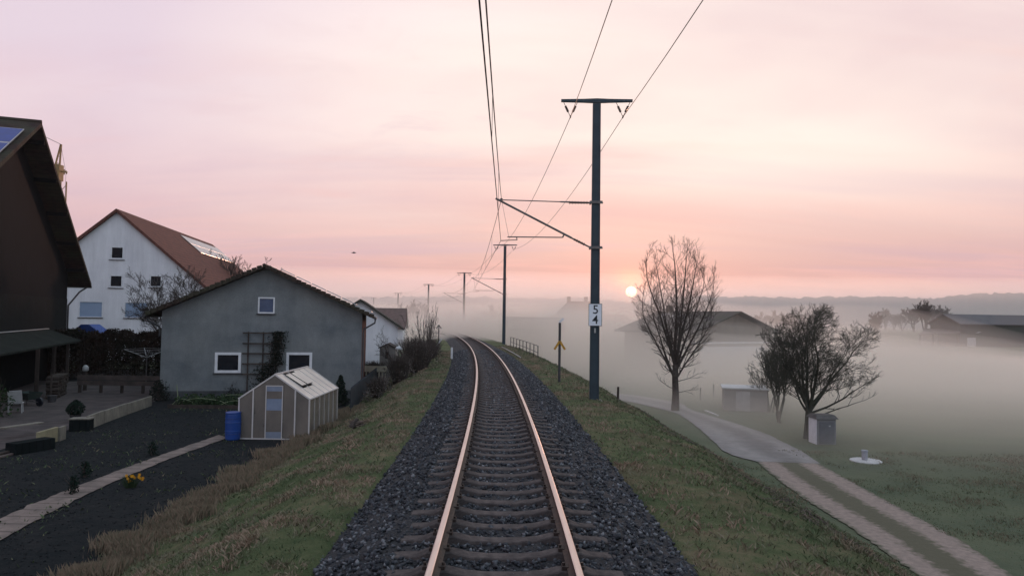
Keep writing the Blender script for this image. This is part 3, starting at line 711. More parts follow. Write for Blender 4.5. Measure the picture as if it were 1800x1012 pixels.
for a, b in drops:
    mb = MB(); mb.tube([a, b], .005, 4); mb.build('dropper', m_wire, cat)
# feeders on the crossarms
for sg, lab in ((-1, 'thin feeder wire strung from the left ends of the mast crossarms'), (1, 'thin feeder wire strung from the right ends of the mast crossarms')):
    pts = []
    for i in range(-1, 5):
        s_ = sag(local(i, sg * 1.0, 10.68), local(i + 1, sg * 1.0, 10.68), 1.15 if i >= 0 else .95)
        pts += s_ if i == -1 else s_[1:]
    mb = MB(); mb.tube(pts, .012, 5); tag(mb.build('feeder_wire', m_wire), lab, 'power line', 'feeder wires on the crossarms')

# arrow post on the right
b = P(983, 668, 33.5); o = empty('signal_post', (b.x, b.y, H(b.x, b.y) - .02), 0, 'thin post carrying a yellow upward arrowhead, right of the track', 'signal post')
zt = P(983, 567, 33.5).z - o.location.z; za = P(983, 599, 33.5).z - o.location.z
mb = MB(); mb.tube([(0, 0, -.3), (0, 0, zt)], .062, 10); mb.build('post', m_postgrey, o)
mb = MB()
for sg in (-1, 1): mb.bar((0, -.085, za), (sg * .25, -.085, za - .40), .10, .02, up=(0, 1, 0))
mb.build('arrow', m_yellow, o)
mb = MB(); mb.bar((-.03, 0, zt + .02), (.18, .03, zt + .20), .03, .10); mb.build('cap', m_white, o)
# arrow post on the left far away
b = P(771, 600, 66); o = empty('signal_post', (b.x - .0, b.y, -1.0), 0, 'grey post with an open arrowhead top beside the narrow bare bush', 'signal post')
zt = P(771, 571, 66).z + 1.0
mb = MB(); mb.tube([(0, 0, -.3), (0, 0, zt)], .05, 8); mb.build('post', m_postgrey, o)
mb = MB()
for sg in (-1, 1): mb.bar((0, -.06, zt), (sg * .24, -.06, zt - .33), .07, .02, up=(0, 1, 0))
mb.build('arrow', m_postgrey, o)
# white marker posts on the left
b = P(794, 629, 51); z0 = H(b.x, b.y)
o = empty('marker_post', (b.x, b.y, z0), 0, 'upright white marker post left of the track', 'marker post')
mb = MB(); mb.box(-.07, .07, -.04, .04, -.2, .93); mb.build('post', m_white, o, bevel=.01)
mb = MB(); mb.box(-.62, -.02, -.2, .2, -.12, .05); mb.build('footing', m_concrete, o, bevel=.02)
b = P(765, 611, 57); z0 = H(b.x, b.y)
o = empty('barrier_pole', (b.x, b.y, b.z), 0, 'slanting white pole leaning out of the scrub left of the track', 'pole')
mb = MB(); mb.tube([(-.45, 0, -.75), (.5, .1, .72)], .055, 8); mb.build('pole', m_white, o)
mb = MB(); mb.box(-.6, -.35, -.15, .15, -1.2, -.7); mb.build('pole_foot', m_concrete, o)
# railing on the right shoulder
pr = [P(895, 607, 76), P(940, 630, 53.5)]
o = empty('metal_railing', (pr[1].x, pr[1].y, 0), 0, 'rusty metal railing with many posts on the right shoulder of the embankment', 'railing')
npst = 9; A_ = Vector((4.15 + float(cx(74)), 74)); B_ = Vector((3.95 + float(cx(52.5)), 52.5)); base = Vector((pr[1].x, pr[1].y))
def rp(t, z):
    yy = A_.y + (B_.y - A_.y) * t; xx = float(cx(yy)) + 4.05; return Vector((xx - base.x, yy - base.y, z))
m_rustrail = M('railing_steel', (0.05, 0.045, 0.045), None, 5, rough=0.7)
for k in range(npst):
    mb = MB(); a = rp(k / (npst - 1), -1.2); c = rp(k / (npst - 1), .45); mb.tube([a, c], .035, 6); mb.build('post', m_rustrail, o)
for z in (.45, -.05):
    mb = MB(); mb.tube([rp(t / 12, z) for t in range(13)], .022, 6); mb.build('rail', m_rustrail, o)
# white pipe lying beside the far track
mb = MB(); mb.tube([Vector((float(cx(t)) + 2.75, t, -.40)) for t in (52, 58, 64, 70)], .03, 6)
tag(mb.build('cable_duct', m_cloth), 'thin pale cable duct lying along the right ballast edge', 'cable duct')

# ------------------------------------------------------------------ buildings
class House:
    def __init__(s, name, label, cat, centre, yaw, hw, depth, zb, ze, zr, oe, og, mwall, mroof, th=.16, front_parts=None, ogb=None, group=None):
        """centre: middle of the front gable wall; local x along the gable, y back along the ridge"""
        s.c = Vector((centre[0], centre[1], 0)); s.yaw = yaw; s.zb = zb
        s.root = empty(name, (centre[0], centre[1], zb), yaw, label, cat, group)
        s.hw, s.depth = hw, depth; ze -= zb; zr -= zb; s.ze, s.zr = ze, zr
        slope = (zr - ze) / hw; s.slope = slope; s.oe = oe; s.og = og
        mb = MB(); b = -0.5
        vs = []
        for yy in (0, depth): vs += [(-hw, yy, b), (hw, yy, b), (hw, yy, ze), (0, yy, zr), (-hw, yy, ze)]
        mb.add(vs, [(0,1,2,3,4), (9,8,7,6,5), (0,5,6,1), (1,6,7,2), (2,7,8,3), (3,8,9,4), (4,9,5,0)])
        s.wall = mb.build('wall', mwall, s.root)
        E = hw + oe; zE = zr - slope * E; g = 0.003
        mb = MB(); vs = []; tv = th * math.sqrt(1 + slope * slope)
        for yy in (-og, depth + (og if ogb is None else ogb)):
            vs += [(-E, yy, zE + g), (0, yy, zr + g), (E, yy, zE + g), (E, yy, zE + tv), (0, yy, zr + tv), (-E, yy, zE + tv)]
        mb.add(vs, [(0,5,4,1), (1,4,3,2), (7,10,11,6), (8,9,10,7), (0,1,7,6), (1,2,8,7), (2,3,9,8), (3,4,10,9), (4,5,11,10), (5,0,6,11)])
        s.roof = mb.build('roof', mroof, s.root); s.tv = tv; s.E = E; s.zE = zE
        s.cuts = []
    def hit(s, px, py, off=0.0):                 # pixel -> local (u, z) on the front wall
        n = Vector((math.sin(s.yaw), -math.cos(s.yaw), 0)); o = s.c + n * off; r = ray(px, py); C0 = Vector((0, 0, CAMZ))
        t = (o - C0).dot(n) / r.dot(n); p = C0 + r * t; q = p - s.c
        return q.x * math.cos(s.yaw) + q.y * math.sin(s.yaw), p.z - s.zb
    def roof_pt(s, u, y, off=0.0):               # u metres down the right (+) or left (-) slope from the ridge
        sg = 1 if u >= 0 else -1; k = 1 / math.sqrt(1 + s.slope ** 2); a = abs(u)
        return Vector((sg * (a * k + off * s.slope * k), y, s.zr + s.tv - a * k * s.slope + off * k))
    def window(s, u, z, w, h, mframe, mpane, fw=.09, depth=.12, sill=True, bars=0, name='window', side=None, label=None):
        s.cuts.append((u, z, w, h))
        mb = MB()
        x0, x1, z0, z1 = u - w/2, u + w/2, z - h/2, z + h/2; y0, y1 = -.012, .09
        mb.box(x0, x0 + fw, y0, y1, z0, z1); mb.box(x1 - fw, x1, y0, y1, z0, z1); mb.box(x0 + fw, x1 - fw, y0, y1, z1 - fw, z1); mb.box(x0 + fw, x1 - fw, y0, y1, z0, z0 + fw)
        if bars: mb.box(u - .03, u + .03, y0 + .02, y1, z0 + fw, z1 - fw)
        f = mb.build(name, mframe, s.root)
        mb = MB(); mb.box(x0 + fw - .005, x1 - fw + .005, .05, .07, z0 + fw - .005, z1 - fw + .005); mb.build('pane', mpane, f)
        if sill:
            mb = MB(); mb.box(x0 - .06, x1 + .06, -.09, .02, z0 - .055, z0 - .004); mb.build('sill', m_postgrey, f)
        if label: f['label'] = label
        return f
    def finish(s):
        if not s.cuts: return
        objs = []
        mb = MB()
        for u, z, w, h in s.cuts: mb.box(u - w/2, u + w/2, -.3, .13, z - h/2, z + h/2)
        c = mb.build('cut', m_white); md = s.wall.modifiers.new('b', 'BOOLEAN'); md.operation = 'DIFFERENCE'; md.object = c; md.solver = 'EXACT'
        c.parent = s.root
        bpy.context.view_layer.update()
        me = bpy.data.meshes.new_from_object(s.wall.evaluated_get(bpy.context.evaluated_depsgraph_get()))
        s.wall.modifiers.clear(); s.wall.data = me; bpy.data.objects.remove(c)

# --- grey stucco house
Lc = Vector((-17.5, 35.5)); Rc = Vector((-7.85, 37.3)); yaw1 = math.atan2(Rc.y - Lc.y, Rc.x - Lc.x); mid = (Lc + Rc) / 2; hw1 = (Rc - Lc).length / 2
h1 = House('stucco_house', 'grey stucco house with low gable roof and trellis, behind the greenhouse', 'house', mid, yaw1, hw1, 12, -1.8, 2.62, 4.86, .62, .55, [m_render, m_brick], m_tile_dark, .10, ogb=.3)
for p in h1.wall.data.polygons:
    if p.normal.x > .9: p.material_index = 1
for (pa, pb, pc, pd, nm) in ((378, 423, 619, 655, 0), (503.5, 548, 619, 655, 0), (454, 482.5, 522, 551, 1)):
    u0, z1 = h1.hit(pa, pc); u1, z0 = h1.hit(pb, pd)
    h1.window((u0 + u1)/2, (z0 + z1)/2, u1 - u0, z1 - z0, m_white, m_glassdark if not nm else M('attic_glass', (.04, .07, .16), None, 2, rough=.1), fw=.13 if not nm else .07)
h1.finish()
mb = MB(); mb.box(-hw1 - .012, hw1 + .012, -.022, .3, -.3, .42); mb.build('plinth', M('plinth_grey', (.085, .092, .098), (.05, .055, .06), 2, rough=.95, spec=.05, bump=.01), h1.root)
# verge tiles, gutters, solar array, ridge cap, brick corner
for sg in (-1, 1):
    k = 0.12; mb = MB()
    while k < h1.E * 1.09:
        a = h1.roof_pt(sg * k, -h1.og - .02, .0); b_ = h1.roof_pt(sg * (k + .26), -h1.og - .02, .0)
        mb.bar(a + Vector((0, .0, -.02)), b_ + Vector((0, 0, .03)), .07, .20, up=(0, 0, 1)); k += .27
    mb.build('verge_tile', m_tile_dark, h1.roof)
mb = MB(); mb.tube([(0, -.62, h1.zr + h1.tv + .02), (0, 12.3, h1.zr + h1.tv + .02)], .10, 8); mb.build('ridge_tile', m_tile_dark, h1.roof)
for sg in (-1, 1):
    mb = MB(); xg = sg * (h1.E + .05); zg = h1.zE + .02
    mb.tube([(xg, -.55, zg), (xg, 12.3, zg)], .065, 8); mb.build('gutter', m_postgrey, h1.root)
    mb = MB(); mb.tube([(xg, -.05, zg - .05), (xg - sg * .02, -.05, zg - .22), (sg * (hw1 + .10), -.06, zg - .55), (sg * (hw1 + .07), -.06, zg - .75), (sg * (hw1 + .07), -.06, -.1 if sg > 0 else zg - 1.0)], .045, 8)
    mb.build('downpipe', m_postgrey, h1.root)
mb = MB()
for k in range(6):
    u = .75 + k * .85; y0 = -.35
    a, b_, c, d_ = [h1.roof_pt(q, yy, .22) for q, yy in ((u, y0), (u + .80, y0), (u + .80, 8.0), (u, 8.0))]
    e = [v - Vector((0, 0, .05)) for v in (a, b_, c, d_)]
    mb.add([a, b_, c, d_] + e, [(0,1,2,3), (7,6,5,4), (0,4,5,1), (1,5,6,2), (2,6,7,3), (3,7,4,0)])
mb.build('solar_panel', m_solar_fr, h1.roof)
mb = MB()
for k in range(9):
    z = .25; 
u0, _ = h1.hit(430, 600); u1, _ = h1.hit(494, 600)
# trellis and climber on the wall
n1 = Vector((math.sin(yaw1), -math.cos(yaw1), 0)); ax1 = Vector((math.cos(yaw1), math.sin(yaw1), 0))
def on_wall(px, py, off): u, z = h1.hit(px, py, off); p = h1.c + ax1 * u + n1 * off; p.z = z + h1.zb; return p
base = on_wall(462, 690, .10)
tr = empty('trellis', (base.x, base.y, -1.8), yaw1, 'dark wooden climbing trellis fixed to the grey stucco wall', 'trellis')
uc = h1.hit(462, 690)[0]
tz = [h1.hit(462, yy)[1] for yy in (585, 603.5, 621, 639, 657)]; ul, ur = h1.hit(431, 600)[0] - uc, h1.hit(494, 600)[0] - uc
mb = MB()
for z in tz: mb.box(ul - .12, ur + .12, -.04, .0, z - .035, z + .035)
mb.build('rung', m_wood, tr)
for x in (ul + .15, (ul + ur)/2, ur - .25):
    mb = MB(); mb.box(x - .03, x + .03, .002, .04, .0, tz[0] + .06); mb.build('upright', m_wood, tr)
def leafcloud(n, fn, size, seed=1, flat=False):
    r = np.random.default_rng(seed); V = []
    c = np.array([fn(r) for _ in range(n)]); m_ = r.normal(size=(n, 2, 3)); 
    a = m_[:, 0] / np.linalg.norm(m_[:, 0], axis=1)[:, None]; b = np.cross(a, m_[:, 1]); b /= np.linalg.norm(b, axis=1)[:, None]
    s = (size * r.uniform(.5, 1.4, n))[:, None]
    V = np.stack([c - a * s, c - b * s * .55, c + a * s, c + b * s * .55], 1).reshape(-1, 3)
    F = (np.arange(4)[None] + 4 * np.arange(n)[:, None]); return V, F
cl = empty('climbing_plant', (base.x, base.y, -1.8), yaw1, 'dark leafy climber spreading over the right side of the wall trellis', 'climbing plant')
def fn(r):
    t = r.random(); z = t * (tz[0] + .1); wdt = .62 - .32 * t if t < .55 else .30
    cxx = ur * .15 + .25 * t + .35 * (t > .5)
    return (cxx + r.normal(0, wdt * .6), -.10 - abs(r.normal(0, .07)), z)
V_, F_ = leafcloud(2600, fn, .055, 3); npmesh('foliage', V_, F_, m_ivy, cl)
mb = MB()
for k in range(5): 
    x = ur * .2 + .12 * k; mb.tube([(x, -.04, 0), (x + .08, -.07, 1.2), (x + .15 - .06*k, -.06, 2.2), (x + .3, -.05, 3.2)], [.03, .022, .015, .008], 5)
mb.build('stem', m_bark, cl)

# --- white farmhouse behind
c2 = P(208, 500, 62); h2 = House('white_farmhouse', 'tall white farmhouse with steep red roof, left behind the grey stucco house', 'house', (c2.x - .3, 62), math.radians(8.7), 7.5, 31, -1.8, 4.75, 11.25, .45, .35, m_whitewall, m_tile_red, .22)
for (x0, x1, y0, y1) in ((194, 218, 432, 456.5), (192, 216, 482, 506), (262.5, 285, 482.5, 505.5)):
    u0, z1 = h2.hit(x0, y0); u1, z0 = h2.hit(x1, y1); h2.window((u0+u1)/2, (z0+z1)/2, u1-u0, z1-z0, m_white, m_glassdark, fw=.14)
for (x0, x1, y0, y1) in ((139, 180, 529, 558), (219, 260, 530.5, 559)):
    u0, z1 = h2.hit(x0, y0); u1, z0 = h2.hit(x1, y1); h2.window((u0+u1)/2, (z0+z1)/2, u1-u0, z1-z0, m_white, m_shutter, fw=.07, name='shuttered_window')
h2.finish()
mb = MB(); mb.box(-3.4, -2.7, 9, 9.7, 7.0, h2.zr - 3.0 + 1.9); mb.build('chimney', m_brick, h2.roof)
for k in range(4):
    for j in range(2):
        mb = MB(); u0_ = .9 + j * 1.45; y0_ = 15.4 + k * 3.9
        a, b_, c, d_ = [h2.roof_pt(q, yy, .10) for q, yy in ((u0_, y0_), (u0_ + 1.42, y0_), (u0_ + 1.42, y0_ + 3.85), (u0_, y0_ + 3.85))]
        e = [v - Vector((0, 0, .05)) for v in (a, b_, c, d_)]
        mb.add([a, b_, c, d_] + e, [(0,1,2,3), (7,6,5,4), (0,4,5,1), (1,5,6,2), (2,6,7,3), (3,7,4,0)])
        mb.build('solar_panel', m_solar_fr, h2.roof)

# --- dark barn at the left edge
sB = 38.0; A2 = Vector((-0.674, 1.0)) * sB
F2 = Vector((-0.818, 1.377)) * sB; yb_ = math.atan2(.377, -.144); axB = Vector((math.cos(yb_), math.sin(yb_))); nB = Vector((math.sin(yb_), -math.cos(yb_)))
half = (F2 - A2).length; ogB = 1.2; oeB = 1.7; zrB = 2.55 + .2675 * sB - .25; zeTip = 2.55 + .0335 * 1.377 * sB
slB = (zrB - zeTip) / half; hwB = half - oeB
cB = A2 - nB * ogB
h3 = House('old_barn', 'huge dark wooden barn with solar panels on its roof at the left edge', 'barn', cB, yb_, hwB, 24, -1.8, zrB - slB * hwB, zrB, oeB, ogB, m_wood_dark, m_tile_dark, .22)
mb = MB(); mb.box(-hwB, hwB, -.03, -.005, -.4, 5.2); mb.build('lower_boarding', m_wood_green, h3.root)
for sg in (1,):
    xg = sg * (h3.E + .06); zg = h3.zE + .03
    mb = MB(); mb.tube([(xg, -ogB, zg), (xg, 24, zg)], .09, 8); mb.build('gutter', m_postgrey, h3.root)
    mb = MB(); mb.tube([(xg - .1, -.9, zg - .05), (xg - .35, -.5, zg - .4), (hwB + .1, -.08, zg - 1.4), (hwB + .08, -.08, zg - 1.7), (hwB + .08, -.08, 0)], .06, 8); mb.build('downpipe', m_postgrey, h3.root)
for k in range(2):
    for j in range(3):
        mb = MB(); y0_ = -ogB + .30 + k * 1.75; u0_ = -(2.1 + j * 2.65)
        q4 = [h3.roof_pt(u0_, y0_, .14), h3.roof_pt(u0_ - 2.55, y0_, .14), h3.roof_pt(u0_ - 2.55, y0_ + 1.68, .14), h3.roof_pt(u0_, y0_ + 1.68, .14)]
        e = [v - Vector((0, 0, .06)) for v in q4]
        mb.add(q4 + e, [(0,1,2,3), (7,6,5,4), (0,4,5,1), (1,5,6,2), (2,6,7,3), (3,7,4,0)])
        f = mb.build('solar_panel', m_solar_fr, h3.roof)
        mb = MB(); i4 = [q4[0].lerp(q4[2], .0)] ; c_ = sum(q4, Vector()) / 4
        t4 = [c_ + (v - c_) * .955 + (h3.roof_pt(-5, 0, 1) - h3.roof_pt(-5, 0, 0)) * .006 for v in q4]
        mb.add(t4, [(0,1,2,3)]); mb.build('cells', m_solar, f)
for k in range(15):
    for sg in (-1, 1):
        xx = sg * (1.0 + k * 1.0) ; mb = MB(); zz = h3.zr - h3.slope * abs(xx); mb.box(xx - .07, xx + .07, -ogB + .05, -.01, zz - .24, zz - .01) if sg > 0 and k % 3 == 0 else None
        if mb.v: mb.build('purlin', m_wood_dark, h3.roof)
mb = MB(); mb.tube([(0, -ogB, h3.zr + h3.tv), (0, 24, h3.zr + h3.tv)], .13, 8); mb.build('ridge_tile', m_tile_dark, h3.roof)
# lean-to canopy along that gable (a part of the barn) with posts
zb = -1.8
u_r = h3.hit(84, 582, .1)[0]; zt_ = h3.hit(84, 581, .1)[1]
mb = MB(); uL = -hwB; uR = u_r; ze_ = .62 + 1.8; outB = 2.0
vs = [(uL, -.04, zt_), (uR, -.04, zt_), (uR + 4.2, -outB, ze_ - .05), (uL, -outB, ze_ - .05)]
vs += [(a, b_, c + .10) for a, b_, c in vs]
mb.add(vs, [(3,2,1,0), (4,5,6,7), (0,1,5,4), (1,2,6,5), (2,3,7,6), (3,0,4,7)]); can = mb.build('canopy', m_moss, h3.root)
mb = MB(); mb.bar((uL, -.10, zt_ + .13), (uR, -.10, zt_ + .13), .16, .04); mb.build('flashing', m_cloth, can)
for k in range(5):
    x = uR + 3.6 - k * 3.4; mb = MB(); mb.box(x - .08, x + .08, -outB + .05, -outB + .21, -.2, ze_ - .06); mb.build('post', m_wood, can)

# --- small hazy houses on the left
c4 = P(632, 600, 63); h4 = House('white_cottage', 'small white cottage with dark grey roof peeping out right of the stucco house', 'house', (c4.x, 63), math.radians(9), 3.35, 9, -1.8, 1.55, 3.78, .5, .4, m_whitewall, m_tile_grey, .15)
c5 = P(668, 570, 92)
h5 = House('hazy_house', 'pale house with pinkish tiled roof behind the white cottage', 'house', (P(645, 570, 92).x - 3, 96), math.radians(96), 3.8, 9, -1.8, 1.0, 3.35, .4, .3, m_whitewall, M('roof_tile_hazed', (.15, .105, .095), (.11, .08, .072), 2, rough=.9, spec=.05), .15)  # roof tiles paler and duller: distance haze put into their colour
h5.root.location.x = P(703, 570, 92).x; 
mb = MB(); mb.box(-.3, .3, 7.8, 8.4, 3.5, h5.zr + 1.0); mb.build('chimney', m_brick, h5.roof)
c6 = P(681, 630, 50); h6 = House('garden_shed', 'little grey shed with one dark window among the shrubs by the cottage', 'shed', (c6.x, 50), math.radians(4), .55, 1.6, -1.8, .25, .52, .10, .1, M('shed_wall', (.24, .22, .21), None, 3), m_tile_grey, .06)
u0, z1 = h6.hit(677, 616); h6.window(-.05, 1.55, .22, .5, m_postgrey, m_glassdark, fw=.03, sill=False); h6.finish()

# --- barns and houses in the mist on the right
h7 = House('wide_barn', 'wide barn with low dark roof and two skylights, in mist behind the tall tree', 'barn', (26.6, 85), math.atan2(.514, .857), 6.8, 11.9, -4.2, 1.15, 3.45, .75, 1.2, M('barn_wall_beige', (.22, .19, .16), None, 1.0), m_tile_grey, .15)
mb = MB(); mb.box(-6.85, 6.85, -.10, -.01, 3.95, 4.15); mb.build('white_band', m_white, h7.root)
mb = MB(); mb.box(-5.5, 5.5, -.05, -.005, .0, 3.6); mb.build('lower_wall', m_whitewall, h7.root)
for k, yy in enumerate((7.0, 9.6)):
    q4 = [h7.roof_pt(-1.2, yy, .06), h7.roof_pt(-2.4, yy, .06), h7.roof_pt(-2.4, yy + 1.3, .06), h7.roof_pt(-1.2, yy + 1.3, .06)]
    mb = MB(); e = [v - Vector((0, 0, .05)) for v in q4]; mb.add(q4 + e, [(0,1,2,3), (7,6,5,4), (0,4,5,1), (1,5,6,2), (2,6,7,3), (3,7,4,0)]); mb.build('skylight', m_cloth, h7.roof)
mb = MB(); mb.box(-.3, .5, 10.6, 11.2, h7.zr - .1, h7.zr + .9); mb.build('chimney', m_tile_grey, h7.roof)

c8 = P(1677, 600, 150); yaw8 = math.radians(20)
h8 = House('field_barn', 'long dark barn with bluish roof and a pale door across the misty field', 'barn', (c8.x, 150), math.radians(76 - 90 + 62), 3.6, 1, -2.6, 0, 1, .5, .5, m_wood, m_tile_grey) if False else None
def field_barn():
    p = P(1658, 607, 147); root = empty('field_barn', (p.x, 147, -2.7), math.radians(2), 'long dark barn with bluish roof and a pale door across the misty field', 'barn')
    w, L, he, hr = 7.0, 22.0, 5.2, 6.95        # gable end faces left-front; ridge runs along local x
    m_w = M('barn_dark_wall', (0.055, 0.055, 0.056), (0.035, 0.036, 0.038), .6, rough=.9, c3=(.045, .055, .045), s3=.3)
    m_r = M('barn_metal_roof', (0.105, 0.10, 0.108), (0.07, 0.068, 0.074), .5, rough=.7, c3=(.10, .085, .085), s3=.12)
    a = 4.5                                       # gable base recedes: skewed footprint turned by 32 degrees
    R = Matrix.Rotation(math.radians(-32), 4, 'Z')
    fp = [(0, 0), (a, -1.6), (a + L, -1.6 + 1.0), (L, 3.4)]
    g0, g1 = Vector((0, 4.2)), Vector((3.6, 0)); d = Vector((L, 3.0))
    mb = MB(); gm = (g0 + g1) / 2
    vs = [(g0.x, g0.y, -.5), (g1.x, g1.y, -.5), (g1.x, g1.y, he), (gm.x, gm.y, hr), (g0.x, g0.y, he)]
    vs += [(x + d.x, y + d.y, z) for x, y, z in vs]
    mb.add(vs, [(0,1,2,3,4), (9,8,7,6,5), (0,5,6,1), (1,6,7,2), (2,7,8,3), (3,8,9,4), (4,9,5,0)]); mb.build('wall', m_w, root)
    e0 = g0 + (g0 - gm) * .16; e1 = g1 + (g1 - gm) * .16; ze = he - .28; o_ = d.normalized() * .5
    mb = MB(); vs = []
    for q in (-o_, d + o_):
        vs += [(e0.x + q.x, e0.y + q.y, ze + .02), (gm.x + q.x, gm.y + q.y, hr + .02), (e1.x + q.x, e1.y + q.y, ze + .02), (e1.x + q.x, e1.y + q.y, ze + .2), (gm.x + q.x, gm.y + q.y, hr + .2), (e0.x + q.x, e0.y + q.y, ze + .2)]
    mb.add(vs, [(0,5,4,1), (1,4,3,2), (7,10,11,6), (8,9,10,7), (0,1,7,6), (1,2,8,7), (2,3,9,8), (3,4,10,9), (4,5,11,10), (5,0,6,11)])
    mb.build('roof', m_r, root)
    # open lean-to at the left
    mb = MB(); vs = [(-4.3, 1.6, 2.7), (3.0, -.9, 3.1), (4.5, 1.0, 3.9), (-1.0, 4.0, 3.9)]; vs += [(x, y, z + .15) for x, y, z in vs]
    mb.add(vs, [(3,2,1,0), (4,5,6,7), (0,1,5,4), (1,2,6,5), (2,3,7,6), (3,0,4,7)]); lt = mb.build('side_roof', rows(M('side_tiles', (.11, .09, .085), (.05, .045, .045), .8), 0, 1.2, .02, .5, 'board'), root)
    mb = MB(); mb.box(-3.7, .2, 1.9, 2.1, -.5, 2.75); mb.build('side_wall', M('side_wall_pale', (.30, .28, .25), None, 1), root)
    for x in (-3.9, -1.6, .6, 2.6):
        mb = MB(); y = 1.5 - (x + 3.9) * .34; mb.box(x - .1, x + .1, y, y + .2, -.5, 2.85); mb.build('post', m_wood, root)
    mb = MB(); x0 = 5.2; y0 = 0 + 3.0 * (x0 - 3.6) / L - .09
    mb.add([(x0, y0 - .02, .2), (x0 + 2.0, y0 + .25, .2), (x0 + 2.0, y0 + .25, 2.3), (x0, y0 - .02, 2.3), (x0, y0 + .05, .2), (x0 + 2, y0 + .32, .2), (x0 + 2, y0 + .32, 2.3), (x0, y0 + .05, 2.3)],
           [(0,1,2,3), (7,6,5,4), (0,4,5,1), (1,5,6,2), (2,6,7,3), (3,7,4,0)]); mb.build('door', m_cloth, root)
    mb = MB(); mb.bar((7.3, y0 + .1, 3.3), (8.1, y0 + .2, 3.5), .5, .06); mb.build('lamp_hood', m_cloth, root)
    return root
field_barn()

def hip_house():
    root = empty('mist_farmhouse', (P(1028, 580, 130).x, 130, -4.2), math.radians(6), 'hip-roofed farmhouse with two chimneys fading into pink mist behind the number plate', 'house')
    b = MB(); b.box(-6.0, 6.0, 0, 9, -.4, 4.9); b.build('wall', m_whitewall, root)
    zr = 9.9; ze = 4.6
    mb = MB(); mb.add([(-6.9, -.8, ze), (6.9, -.8, ze), (6.9, 9.8, ze), (-6.9, 9.8, ze), (-2.3, 4.5, zr), (2.3, 4.5, zr)], [(0,1,5,4), (2,3,4,5), (1,2,5), (3,0,4), (3,2,1,0)])
    rf_ = mb.build('roof', m_tile_red, root)
    for x in (-2.2, 1.1): mb = MB(); mb.box(x - .3, x + .3, 4.2, 4.8, zr - .4, zr + .85); mb.build('chimney', m_brick, rf_)
    mb = MB(); mb.box(5.6, 10.0, 2, 8, -.4, 4.4); mb.build('wing_wall', m_whitewall, root)
    mb = MB(); mb.add([(3.5, 1.3, 5.2), (10.3, 1.3, 5.2), (10.3, 8.7, 5.2), (3.5, 8.7, 5.2), (3.5, 5, 7.5), (9.0, 5, 7.5)], [(0,1,5,4), (2,3,4,5), (1,2,5), (3,0,4), (3,2,1,0)]); mb.build('wing_roof', m_tile_red, root)
hip_house()
q = P(940, 575, 112)
h9 = House('low_shed', 'long low outbuilding barely visible in mist beyond the railing', 'shed', (P(985, 575, 112).x, 112), math.radians(94), 3.2, 8.5, -4.2, .9, 2.45, .4, .3, m_wood, m_tile_grey, .12)

# ------------------------------------------------------------------ greenhouse, barrel, garden things
gx0, gx1, gy0, gy1 = -9.42, -6.98, 24.75, 28.7; gz = -1.8
gh = empty('greenhouse', ((gx0+gx1)/2, gy0, gz), 0, 'small greenhouse of clouded panels with pale frame at the foot of the bank', 'greenhouse')
hwG = (gx1 - gx0) / 2; LG = gy1 - gy0; eG, rG = 1.40, 2.22
def panel_mat(name, c, c2, tr=.25, ro=.2):
    m = M(name, c, c2, 1.6, rough=ro, spec=.5, stretch=(1, 1, .5)); b = m.node_tree.nodes['Principled BSDF']
    b.inputs['Transmission Weight'].default_value = tr; b.inputs['IOR'].default_value = 1.3; return m
m_pan = panel_mat('clouded_panel', (.46, .40, .35), (.30, .27, .25), .60, .22)
m_panr = panel_mat('roof_panel', (.80, .72, .64), (.60, .53, .48), .25, .30)
m_alu = M('frame_aluminium', (.58, .55, .54), (.48, .46, .46), 5, rough=.45, metal=.2)
slG = (rG - eG) / hwG
# front and back gable panels (3 fields + door)
def gable_panel(x0, x1, y, z0, nm='wall_panel', zc=None, mat=None):
    top = lambda x: rG - slG * abs(x) - .015
    xs2 = [x0] + ([0] if x0 < 0 < x1 else []) + [x1]
    b = [(x, y, z0) for x in xs2]; t = [(x, y, min(top(x), zc) if zc else top(x)) for x in reversed(xs2)]
    pts = b + t; k = len(pts); mb = MB(); mb.add(pts + [(x, yy + .008, z) for x, yy, z in pts], [tuple(range(k)), tuple(range(2*k-1, k-1, -1))] + [(i, i + k, (i+1) % k + k, (i+1) % k) for i in range(k)])
    return mb.build(nm, mat or m_pan, gh)
for y in (0, LG - .008):
    gable_panel(-hwG + .02, -hwG + .47, y, .03); gable_panel(-hwG + .51, -.31, y, .03); gable_panel(.31, hwG - .51, y, .03); gable_panel(hwG - .47, hwG - .02, y, .03)
gable_panel(-.30, .30, LG - .008, .03)
for z0, z1, mt in ((.06, .28, m_alu), (.28, .95, m_pan), (.95, 1.35, panel_mat('door_clear', (.30, .34, .42), (.24, .28, .36), .3, .15)), (1.35, 1.80, m_pan)):
    pass
dr = MB(); dr.box(-.30, -.27, -.03, .005, .04, 1.86); dr.box(.27, .30, -.03, .005, .04, 1.86); dr.box(-.27, .27, -.03, .005, 1.83, 1.86)
dr = dr.build('door', m_alu, gh)
for nm, z0, z1, mt in (('kick_plate', .04, .26, M('kick_plate', (.22, .26, .34), None, 2)), ('door_panel', .262, 1.0, m_pan), ('door_panel', 1.40, 1.66, m_pan), ('door_light', 1.002, 1.398, M('door_light', (.22, .27, .37), (.17, .21, .30), 2, rough=.2)), ('door_head', 1.662, 1.828, M('door_head', (.22, .26, .35), None, 2))):
    mb = MB(); mb.box(-.268, .268, -.016, -.006, z0, z1); mb.build(nm, mt, dr)
gable_panel(-.30, .30, 0, 1.865)
